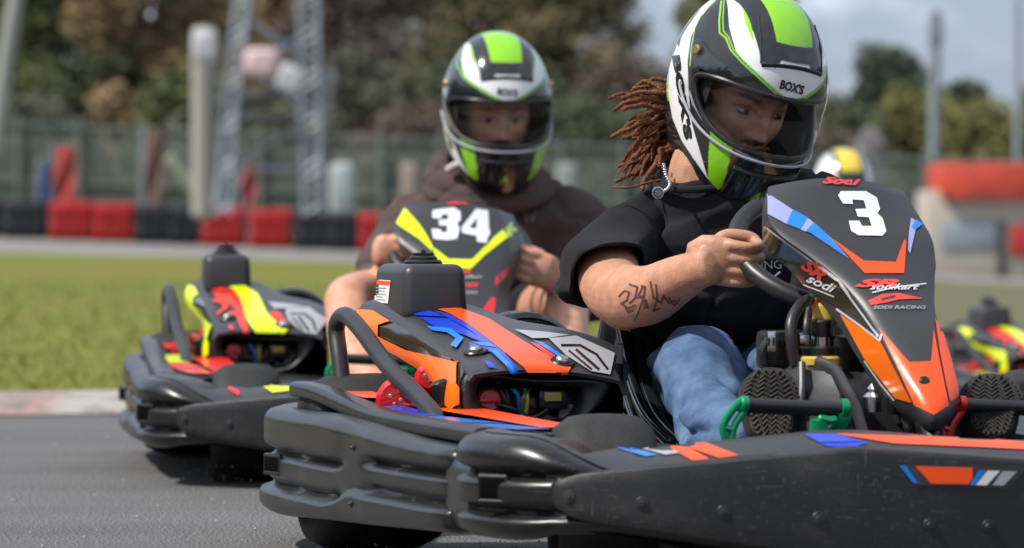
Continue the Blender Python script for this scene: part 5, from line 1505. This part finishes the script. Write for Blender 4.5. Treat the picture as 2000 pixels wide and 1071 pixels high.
def tufts():
    rnd = random.Random(5); bm = bmesh.new()
    vs, fs = [], []
    for k in range(16000):
        y = 13.2 + 26 * rnd.random() ** 1.7; x = rnd.uniform(-.125, .125) * y
        if y < kerb_y(x, 1.15 + .3 * mnoise.noise(Vector((x * 2, y, 0)))): continue
        h = rnd.uniform(.012, .036) * (1 + .3 * mnoise.noise(Vector((x, y, 3)))); an = rnd.uniform(0, PI); dx, dy = math.cos(an) * .004 * (1 + y / 20), math.sin(an) * .004
        z = gz(x, y) + .002; lx, ly = rnd.uniform(-.02, .02), rnd.uniform(-.02, .02); i = len(vs)
        vs += [(x - dx, y - dy, z), (x + dx, y + dy, z), (x + lx, y + ly, z + h)]; fs.append((i, i + 1, i + 2))
    me = bpy.data.meshes.new('grass_blades'); me.from_pydata(vs, [], fs)
    o = link('grass_blades', me, mat('grass_blade', (.21, .23, .05), .8, spec=.2, var=.4, vscale=3), None, smooth=False); o['kind'] = 'stuff'; tag(o, 'short mown grass beyond the kerb', 'grass')
    # grit thrown up on the track
    vs, fs = [], []
    for k in range(420):
        if k < 150: c = P(rnd.gauss(480, 50), rnd.uniform(890, 955), 9.6); c = Vector((c.x, c.y + rnd.uniform(-.5, .5), abs(rnd.gauss(0, .02)) + .003))
        elif k < 260: c = Vector((rnd.gauss(-.24, .12), rnd.uniform(6.6, 7.4), abs(rnd.gauss(0, .012)) + .003))
        else: y = rnd.uniform(6.5, 12.4); c = Vector((rnd.uniform(-.13, .1) * y, y, .003))
        r = rnd.uniform(.0012, .0032); i = len(vs)
        vs += [tuple(c + Vector(d) * r) for d in ((1, 0, 0), (0, 1, 0), (-1, 0, 0), (0, -1, 0), (0, 0, .8), (0, 0, -.8))]
        fs += [(i + a, i + (a + 1) % 4, i + 4) for a in range(4)] + [(i + (a + 1) % 4, i + a, i + 5) for a in range(4)]
    me = bpy.data.meshes.new('grit'); me.from_pydata(vs, [], fs)
    o = link('grit', me, mat('pale_grit', (.5, .48, .45), .8), None); o['kind'] = 'stuff'; tag(o, 'pale grit scattered over the asphalt', 'grit')
tufts()

# ------------------------------------------------------------------ background
def B(px, py, D): return P(px, py, D)
def barrier(px0, px1, D, h, m, label, red):
    x0, x1 = (px0 - 1000) / F * D, (px1 - 1000) / F * D; w = x1 - x0; xc = (x0 + x1) / 2; z = gz(xc, D)
    o = empty('barrier_block', Matrix.Translation((xc, D, z)), label, 'track barrier', 'plastic barrier blocks round the far track')
    key = 'bb%d' % red + str(round(w, 1)) + str(round(h, 1))
    def body(bm):
        box(bm, (0, .3, h * .25), (w * .985, .6, h * .49), bev=.05, seg=3); box(bm, (0, .3, h * .75), (w * .97, .58, h * .49), bev=.05, seg=3)
    def rib(bm):
        for s in (-1, 0, 1): box(bm, (s * w * .27, -.012, h * .5), (w * .08, .05, h * .85), bev=.02)
    part(key, 'block', body, m, o); part(key + 'r', 'rib', rib, m, o)
RB = mat('red_barrier', (.42, .010, .014), .5, var=.3, vscale=2); KB = mat('navy_black_barrier', (.017, .019, .028), .55, var=.3, vscale=2)
edges = [(-85, 0), (0, 0), (95, 1), (180, 1), (262, 0), (330, 0), (388, 1), (482, 1), (575, 0), (640, 0), (697, 1), (780, 1), (860, 0), (940, 0), (1020, 1), (1110, 1), (1200, 0), (1290, 0), (1380, 0), (1470, 1), (1560, 1), (1650, 0), (1740, 0), (1828, 1), (1930, 0), (2015, 0), (2100, 1), (2190, 1)]
for i, ((a, c), (b, _)) in enumerate(zip(edges, edges[1:])):
    place = 'far left' if i < 4 else 'left' if i < 9 else 'middle' if i < 18 else 'right'
    nxt = ['first', 'second', 'third', 'fourth', 'fifth', 'sixth', 'seventh', 'eighth', 'ninth', 'tenth', 'eleventh', 'twelfth', 'thirteenth', 'fourteenth', 'fifteenth', 'sixteenth', 'seventeenth', 'eighteenth', 'nineteenth', 'twentieth', 'twenty-first', 'twenty-second', 'twenty-third', 'twenty-fourth', 'twenty-fifth', 'twenty-sixth', 'twenty-seventh'][i]
    barrier(a, b, 80, .69 if i < 20 else .45, RB if c else KB, '%s plastic barrier block, %s along the line from the left' % ('red' if c else 'dark navy', nxt), c)
# mesh fence
def fence():
    D = 86; o = empty('mesh_fence', Matrix.Translation((0, D, 0)), 'tall pale green wire mesh fence running behind the barrier blocks', 'fence')
    mm = bpy.data.materials.new('wire_mesh_net'); mm.use_nodes = True; nt = mm.node_tree; N = nt.nodes; L = nt.links
    b = N['Principled BSDF']; b.inputs['Base Color'].default_value = (.20, .25, .22, 1); b.inputs['Roughness'].default_value = .7; b.inputs['Alpha'].default_value = .42
    bm = bmesh.new()
    for px in range(-1026, 3100, 118):
        x = (px - 1000) / F * D; z = gz(x, D); loft(bm, [(x, D, z - .1), (x, D, z + 2.25)], .04, n=8)
    obj('post', bm, mat('green_post', (.16, .19, .17), .6), o).matrix_parent_inverse = o.matrix_world.inverted()
    bm = bmesh.new(); rows = []
    for px in range(-1026, 3100, 118):
        x = (px - 1000) / F * D; z = gz(x, D); rows.append([Vector((x, D + .06, z)), Vector((x, D + .06, z + 2.1))])
    grid(bm, rows); w = obj('mesh', bm, mm, o); w.matrix_parent_inverse = o.matrix_world.inverted()
    # horizontal rails
    bm = bmesh.new()
    for h in (.06, 1.05, 2.1): loft(bm, [(r[0].x, D + .02, r[0].z + h) for r in rows], .025, n=6, side=(0, 0, 1))
    w = obj('rail', bm, mat('green_post', (.16, .19, .17), .6), o); w.matrix_parent_inverse = o.matrix_world.inverted()
fence()
def pole(name, pts, w, D, m, label, cat, extra=None):
    bm = bmesh.new(); loft(bm, [B(x, y, D) for x, y in pts], w, n=12)
    if extra: extra(bm)
    return tag(obj(name, bm, m, None), label, cat)
GST = mat('galvanised_steel', (.33, .37, .42), .5, metal=.3, var=.2, vscale=1); WPL = mat('pale_paint', (.46, .46, .48), .6)
def tower():
    D = 70; t = empty('timing_tower', Matrix.Translation(B(500, 400, D)), 'grey steel lattice tower with slanted legs behind the barrier', 'tower')
    MI = t.matrix_world.inverted()
    bars = [([(436, 420), (452, 200), (474, 0), (484, -100)], .20), ([(612, 420), (606, 200), (602, 0), (600, -100)], .28), ([(424, 400), (446, 262), (472, 180)], .10), ([(644, 140), (622, 260), (604, 340)], .12)]
    for pts, w in bars:
        bm = bmesh.new(); pp = smooth_path([B(x, y, D) for x, y in pts], 5); o_ = w * .5
        for sx, sy in ((-1, -1), (1, -1), (1, 1), (-1, 1)): loft(bm, [p + Vector((sx * o_, sy * o_, 0)) for p in pp], .032, n=5)
        for i, (p, q) in enumerate(zip(pp, pp[1:])):
            for k in range(2):
                a_ = p.lerp(q, k / 2); b_ = p.lerp(q, (k + 1) / 2); z = 1 if (i + k) % 2 else -1
                loft(bm, [a_ + Vector((z * o_, -o_, 0)), b_ + Vector((-z * o_, -o_, 0))], .022, n=4); loft(bm, [a_ + Vector((-o_, z * o_, 0)), b_ + Vector((-o_, -z * o_, 0))], .022, n=4)
        obj('lattice_leg', bm, GST, t).matrix_parent_inverse = MI
    for q in ([(470, 120), (600, 150)], [(455, 230), (610, 225)], [(470, 120), (610, 225)], [(475, 30), (602, 120)], [(600, 60), (470, 150)], [(440, 330), (610, 330)], [(440, 330), (608, 232)]):
        bm = bmesh.new(); loft(bm, [B(x, y, D + .2) for x, y in q], .035, n=4); obj('brace', bm, GST, t).matrix_parent_inverse = MI
    bm = bmesh.new(); box(bm, B(530, 232, D - .1), (.75, .4, .16), bev=.03); box(bm, B(505, 190, D - .1), (.5, .3, .1), bev=.03)
    obj('platform', bm, mat('dark_steel', (.05, .05, .055), .6), t).matrix_parent_inverse = MI
tower()
def lamp(px, py, D, w, h, m, name, label, cat, pp=None, tilt=0):
    bm = bmesh.new(); box(bm, B(px, py, D), (w, .25, h), rot=Euler((0, tilt, 0)), bev=min(w, h) * .25, seg=3)
    if pp: loft(bm, [B(x, y, D) for x, y in pp], .05, n=8)
    disc(bm, B(px, py, D - .13), (0, -1, 0), min(w, h) * .36, .03, 18)
    return tag(obj(name, bm, m, None), label, cat)
lamp(400, 92, 69, .38, .5, WPL, 'loudspeaker', 'pale box loudspeaker on a tall beige post left of the tower', 'loudspeaker')
lamp(512, 122, 69, .52, .42, mat('pale_pink_panel', (.62, .45, .47), .6), 'marker_board', 'square pale pink board hung between the tower legs', 'board')
lamp(566, 155, 69, .42, .42, WPL, 'floodlight', 'white round floodlight tilted beside the pink board', 'floodlight', tilt=.5)
pole('post', [(398, 420), (398, 60)], .19, 71, mat('beige_concrete', (.30, .29, .25), .8), 'thick beige concrete post under the pale loudspeaker', 'post')
pole('utility_pole', [(-12, 300), (12, 110), (40, -60)], .13, 75, mat('pale_timber', (.28, .29, .25), .8), 'leaning pale timber pole at the left edge', 'pole')
pole('mast', [(1824, 330), (1826, 180), (1827, 22)], .11, 95, mat('grey_mast', (.23, .26, .31), .7), 'tall slim grey mast against the sky on the right', 'mast', lambda bm: box(bm, B(1827, 60, 95), (.30, .2, .7), bev=.05))
pole('mast', [(1988, 330), (1988, 40), (1986, -60)], .07, 90, GST, 'thin mast at the right edge of the photo', 'mast')
def flag(px, y0, y1, w, m, label, D=82):
    bm = bmesh.new(); x = (px - 1000) / F * D; a, b = B(px, y0, D), B(px, y1, D); rows = []
    for i in range(9):
        p = a.lerp(b, i / 8); rows.append([p + Vector((w * (k / 6 - .5), .05 * math.sin(i * .9 + k), 0)) for k in range(7)])
    grid(bm, rows); o = obj('banner', bm, m, None); solid(o, .02)
    o.name = 'banner'; tag(o, label, 'banner')
    bm = bmesh.new(); loft(bm, [B(px - w / 2 / D * F, y0 - 4, D), B(px - w / 2 / D * F, y1 + 80, D)], .03, n=8); obj('banner_pole', bm, GST, o)
MBR = mat('faded_red_cloth', (.42, .06, .05), .8)
flag(126, 288, 395, .40, MBR, 'faded red upright banner on the left fence'); flag(486, 320, 398, .32, mat('dull_red_cloth', (.30, .06, .06), .8), 'dull red upright banner under the tower')
flag(88, 318, 400, .22, mat('navy_cloth', (.05, .09, .22), .8), 'narrow blue banner beside the faded red one')
flag(300, 250, 400, .35, mat('brown_board', (.17, .10, .08), .8), 'brown upright board on the left fence')
pole('fallen_post', [(330, 310), (395, 392)], .12, 83, mat('pale_green_wood', (.27, .32, .22), .8), 'pale green slanting stay leaning on the fence', 'post')
for i, (px, w, c, lb) in enumerate(((668, .45, (.36, .42, .42), 'pale grey-green cabinet right of the tower'), (800, .3, (.30, .25, .2), 'tan post behind the sweatshirt driver'), (1108, .4, (.24, .27, .26), 'grey-green cabinet between the two drivers'))):
    lamp(px, 372, 84, w, 1.0, mat('cabinet_%s' % 'abc'[i], c, .7), 'cabinet', lb, 'cabinet')
def kiosk():
    D = 76; M_ = Matrix.Translation(B(1930, 545, D)); k = empty('kiosk', M_, 'cream kiosk with a red roof sign and grey window at the right', 'kiosk')
    s = D / F
    bx = lambda bm, x0, y0, x1, y1, d0, d1, bev=.03: box(bm, (((x0 + x1) / 2 - 1930) * s, (d0 + d1) / 2, (545 - (y0 + y1) / 2) * s), ((x1 - x0) * s, d1 - d0, (y1 - y0) * s), bev=bev)
    bm = bmesh.new(); bx(bm, 1812, 372, 2120, 545, 0, 2.2); obj('wall', bm, mat('cream_wall', (.42, .38, .32), .7, var=.15, vscale=2), k)
    bm = bmesh.new(); bx(bm, 1836, 318, 2080, 388, -.2, 2.4); obj('roof_sign', bm, mat('roof_red', (.52, .06, .03), .6, var=.35, vscale=2), k)
    bm = bmesh.new(); bx(bm, 1838, 432, 1945, 486, -.04, .02, .01); obj('window', bm, mat('shop_window', (.26, .31, .34), .2), k)
    bm = bmesh.new(); bx(bm, 1948, 432, 1962, 545, -.06, .05, .01); obj('door_post', bm, mat('dark_steel', (.05, .05, .055), .6), k)
    bm = bmesh.new(); bx(bm, 1975, 440, 2060, 500, -.1, .1, .03); obj('red_panel', bm, mat('panel_red', (.40, .025, .02), .5), k)
kiosk()
bm = bmesh.new(); box(bm, B(1700, 330, 88), (.5, .5, 1.1), bev=.05); disc(bm, B(1700, 270, 87.6), (0, -1, 0), .2, .1, 18)
tag(obj('signboard', bm, mat('grey_box', (.25, .23, .24), .7), None), 'small grey box sign in front of the dark hedge', 'sign')

# unseen wood added round the circuit, shaped to darken what the plastic reflects
def unseen_woodland():
    bm = bmesh.new(); rows = []
    for i in range(241):
        ad = 8.5 + 343 * i / 240; az = R(ad); fr = 1 - sst(9, 55, min(ad, 360 - ad)); r = 46 + 72 * fr + 5 * mnoise.noise(Vector((i * .11, 0, 0))); hh = 5.5 + 3 * fr + 9 * sst(215, 245, ad) * (1 - sst(310, 330, ad)) + 3 * mnoise.noise(Vector((i * .23, 3, 0))) + 1.2 * mnoise.noise(Vector((i * .9, 5, 0)))
        rows.append([Vector((math.sin(az) * (r + q * .25 * hh), math.cos(az) * (r + q * .25 * hh) + 8, -.5 + q * hh)) + Vector((mnoise.noise(Vector((i * .7, q * 5, 1))), mnoise.noise(Vector((i * .7, q * 5, 9))), 0)) * 1.5 for q in (0, .2, .4, .6, .8, 1)])
    grid(bm, rows); o = obj('unseen_woodland', bm, mat('wood_mass', (.05, .055, .028), .95, bump=.3, bscale=1.5, var=.6, vscale=.6), None, angle=None); o['kind'] = 'stuff'; tag(o, 'dark unseen trees added round the circuit to darken reflections', 'unseen_woodland')
unseen_woodland()
# trees
LEAF = {}
def leafmat(i, c):
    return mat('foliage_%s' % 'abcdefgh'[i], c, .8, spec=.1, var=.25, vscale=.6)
TREEC = [(.11, .125, .055), (.085, .10, .055), (.25, .18, .10), (.165, .14, .078), (.165, .16, .062), (.13, .13, .09), (.075, .10, .062), (.14, .11, .085)]  # foliage colours lifted to stand in for haze over the trees
def tree(px, D, ytop, wpx, ci, label, seed, ybot=410, dens=1.0, leaf=.125):
    rnd = random.Random(seed); x = (px - 1000) / F * D; g = gz(x, 80); s = D / F
    top = H + (YH - ytop) * s; ch = top - (H + (YH - ybot) * s); w = wpx * s / 2
    M_ = Matrix.Translation((x, D, g)); t = empty('tree', M_, label, 'tree', 'trees beyond the far fence')
    bm = bmesh.new(); hh = top - g
    loft(bm, [(0, 0, -.3), (.1, 0, hh * .3), (-.05, .1, hh * .6), (.05, 0, hh * .92)], [.22, .17, .11, .04], n=8, sub=3)
    zb = (H + (YH - ybot) * s) - g
    limbs = []
    for k in range(7):
        z = zb + (hh - zb) * (k + .3) / 8; a = rnd.uniform(0, 6.28); e = Vector((math.cos(a) * w * .75, math.sin(a) * w * .6, z + ch * .16)); limbs.append(e)
        loft(bm, [(0, 0, z - .2), tuple(e * .5 + Vector((0, 0, z * .5 - .05))), tuple(e)], [.07, .05, .02], n=6, sub=2)
    obj('trunk', bm, mat('bark', (.09, .07, .055), .9, bump=.01, bscale=20), t)
    vs, fs = [], []
    cl = []
    for k in range(int(40 * dens)):
        q = rnd.random(); zz = zb + ch * q; rr = w * math.sqrt(max(.06, 1 - (2 * q - 1) ** 2 * .85)); a = rnd.uniform(0, 6.28); r = rr * rnd.uniform(.15, .92)
        cl.append((Vector((math.cos(a) * r, math.sin(a) * r * .8, zz)), rnd.uniform(.22, .45) * w + .15))
    n = int(11000 * dens)
    for k in range(n):
        c, r = rnd.choice(cl); d = Vector((rnd.gauss(0, 1), rnd.gauss(0, 1), rnd.gauss(0, 1) * .75)).normalized() * r * rnd.random() ** .4
        p = c + d; l = leaf * rnd.uniform(.6, 1.3)
        u = Vector((rnd.gauss(0, 1), rnd.gauss(0, 1), rnd.gauss(0, 1))).normalized(); v = u.orthogonal().normalized()
        i = len(vs); vs += [tuple(p + u * l), tuple(p + v * l * .5), tuple(p - u * l), tuple(p - v * l * .5)]; fs.append((i, i + 1, i + 2, i + 3))
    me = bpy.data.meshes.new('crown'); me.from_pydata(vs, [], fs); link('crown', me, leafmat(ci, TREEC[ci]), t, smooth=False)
TR = [(-40, 118, -160, 330, 5, 'grey-green tree at the left edge behind the leaning pole'), (110, 112, -140, 330, 0, 'dark green tree behind the red banner on the left'), (215, 108, 120, 260, 1, 'low dark bush-like tree under the tan tree'),
      (310, 106, -200, 290, 2, 'tall tan autumn tree left of the tower'), (345, 103, 165, 200, 0, 'small green tree in front of the tan tree'), (470, 120, -180, 330, 3, 'brown tree behind the tower'),
      (575, 116, -160, 300, 2, 'golden brown tree between the tower legs'), (700, 110, -160, 280, 7, 'dark brown tree right of the tower'), (700, 106, 120, 260, 5, 'dull dark tree left of the sweatshirt driver'), (830, 122, -160, 330, 3, 'olive brown tree above the sweatshirt driver'),
      (1000, 124, -150, 330, 4, 'olive tree above the far helmet'), (1120, 120, -120, 260, 3, 'olive brown tree right of the far helmet'), (960, 106, 170, 360, 1, 'low dark tree behind the far helmet'), (1200, 108, 150, 280, 7, 'dark reddish tree behind the dreadlocks'),
      (1130, 104, 240, 300, 1, 'low dark shrub between the drivers'), (1390, 124, -110, 200, 4, 'olive tree left of the near helmet top'), (1420, 108, 160, 300, 5, 'dull tree behind the near helmet'), (1500, 128, -90, 180, 4, 'olive tree behind the near helmet top'),
      (1610, 118, 215, 200, 5, 'low grey-green tree right of the near helmet'), (1735, 116, 100, 190, 6, 'round dark green tree standing against the sky'), (1660, 110, 240, 180, 1, 'dark tree below the round one'), (1800, 112, 215, 260, 4, 'yellow-olive tree right of the round dark tree'),
      (1880, 120, 180, 110, 6, 'narrow dark tree between the olive ones'), (1950, 110, 235, 280, 4, 'olive tree at the right edge above the kiosk'), (2080, 112, 200, 260, 0, 'green tree cut by the right edge'), (1280, 106, 230, 240, 1, 'low dark tree below the gap of sky'),
      (60, 104, 230, 300, 5, 'low grey-green tree behind the blue banner'), (480, 102, 210, 300, 5, 'low dull tree behind the tower base'), (840, 100, 255, 340, 7, 'low brown hedge-like tree behind kart 34'), (1560, 102, 290, 360, 7, 'low brown hedge-like tree behind kart 3')]
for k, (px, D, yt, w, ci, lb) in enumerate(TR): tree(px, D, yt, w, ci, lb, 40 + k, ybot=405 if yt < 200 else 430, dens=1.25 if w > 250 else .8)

# ------------------------------------------------------------------ world, sun, camera
SUN_AZ = R(-112)      # measured from the view direction, towards the left
SUN_EL = R(50)
sd = Vector((math.sin(SUN_AZ) * math.cos(SUN_EL), math.cos(SUN_AZ) * math.cos(SUN_EL), math.sin(SUN_EL)))
w = bpy.data.worlds.new("World"); S.world = w; w.use_nodes = True
nt = w.node_tree; N = nt.nodes; L = nt.links; bg = N['Background']
sky = N.new('ShaderNodeTexSky'); sky.sky_type = 'NISHITA'; sky.sun_disc = False; sky.sun_elevation = SUN_EL; sky.sun_rotation = SUN_AZ; sky.air_density = 1.0; sky.dust_density = 2.0; sky.ozone_density = 1.5
tc = N.new('ShaderNodeTexCoord'); mp = N.new('ShaderNodeMapping'); mp.inputs['Scale'].default_value = (1, 1, 2.2); mp.inputs['Location'].default_value = (3.1, 0, .2)
L.new(tc.outputs['Generated'], mp.inputs['Vector'])
n1 = N.new('ShaderNodeTexNoise'); n1.inputs['Scale'].default_value = 2.2; n1.inputs['Detail'].default_value = 8; n1.inputs['Roughness'].default_value = .6; L.new(mp.outputs['Vector'], n1.inputs['Vector'])
n2 = N.new('ShaderNodeTexNoise'); n2.inputs['Scale'].default_value = 34; n2.inputs['Detail'].default_value = 5; L.new(mp.outputs['Vector'], n2.inputs['Vector'])
ad = N.new('ShaderNodeMath'); ad.operation = 'MULTIPLY_ADD'; L.new(n2.outputs['Fac'], ad.inputs[0]); ad.inputs[1].default_value = .5; L.new(n1.outputs['Fac'], ad.inputs[2])
mr = N.new('ShaderNodeMapRange'); mr.interpolation_type = 'SMOOTHSTEP'; mr.inputs['From Min'].default_value = .70; mr.inputs['From Max'].default_value = .90; L.new(ad.outputs[0], mr.inputs['Value'])
mx = N.new('ShaderNodeMix'); mx.data_type = 'RGBA'; L.new(mr.outputs['Result'], mx.inputs['Factor']); L.new(sky.outputs['Color'], mx.inputs['A']); mx.inputs['B'].default_value = (10.5, 10.8, 11.2, 1)
g2 = N.new('ShaderNodeMix'); g2.data_type = 'RGBA'; g2.inputs['Factor'].default_value = .6; L.new(mx.outputs['Result'], g2.inputs['A']); g2.inputs['B'].default_value = (2.7, 3.4, 4.7, 1)
sp = N.new('ShaderNodeSeparateXYZ'); L.new(tc.outputs['Generated'], sp.inputs[0])
zr = N.new('ShaderNodeMapRange'); zr.interpolation_type = 'SMOOTHSTEP'; zr.inputs['From Min'].default_value = .06; zr.inputs['From Max'].default_value = .5; zr.inputs['To Max'].default_value = .35; L.new(sp.outputs['Z'], zr.inputs['Value'])
g3 = N.new('ShaderNodeMix'); g3.data_type = 'RGBA'; L.new(zr.outputs['Result'], g3.inputs['Factor']); L.new(g2.outputs['Result'], g3.inputs['A']); g3.inputs['B'].default_value = (5.6, 5.7, 5.9, 1)
L.new(g3.outputs['Result'], bg.inputs['Color']); bg.inputs['Strength'].default_value = .125
sl = bpy.data.lights.new('sun', 'SUN'); sl.energy = 4.0; sl.angle = R(2); sl.color = (1, .95, .88)
so = bpy.data.objects.new('sun', sl); COL.objects.link(so); so.rotation_euler = sd.to_track_quat('Z', 'Y').to_euler()
cam = bpy.data.cameras.new('camera'); cam.sensor_width = 36; cam.lens = 36 * F / 2000; cam.shift_y = -(535.5 - YH) / 2000
cam.clip_end = 2000; cam.clip_start = .05
cam.dof.use_dof = True; cam.dof.focus_distance = 7.0; cam.dof.aperture_fstop = .162 / .0245
co = bpy.data.objects.new('camera', cam); COL.objects.link(co); co.location = CAM; co.rotation_euler = (R(90), 0, 0); S.camera = co
S.view_settings.view_transform = 'Standard'; S.view_settings.look = 'None'; S.view_settings.exposure = .30; S.view_settings.gamma = 1
S.cycles.use_denoising = True; S.cycles.max_bounces = 8; S.cycles.transparent_max_bounces = 12
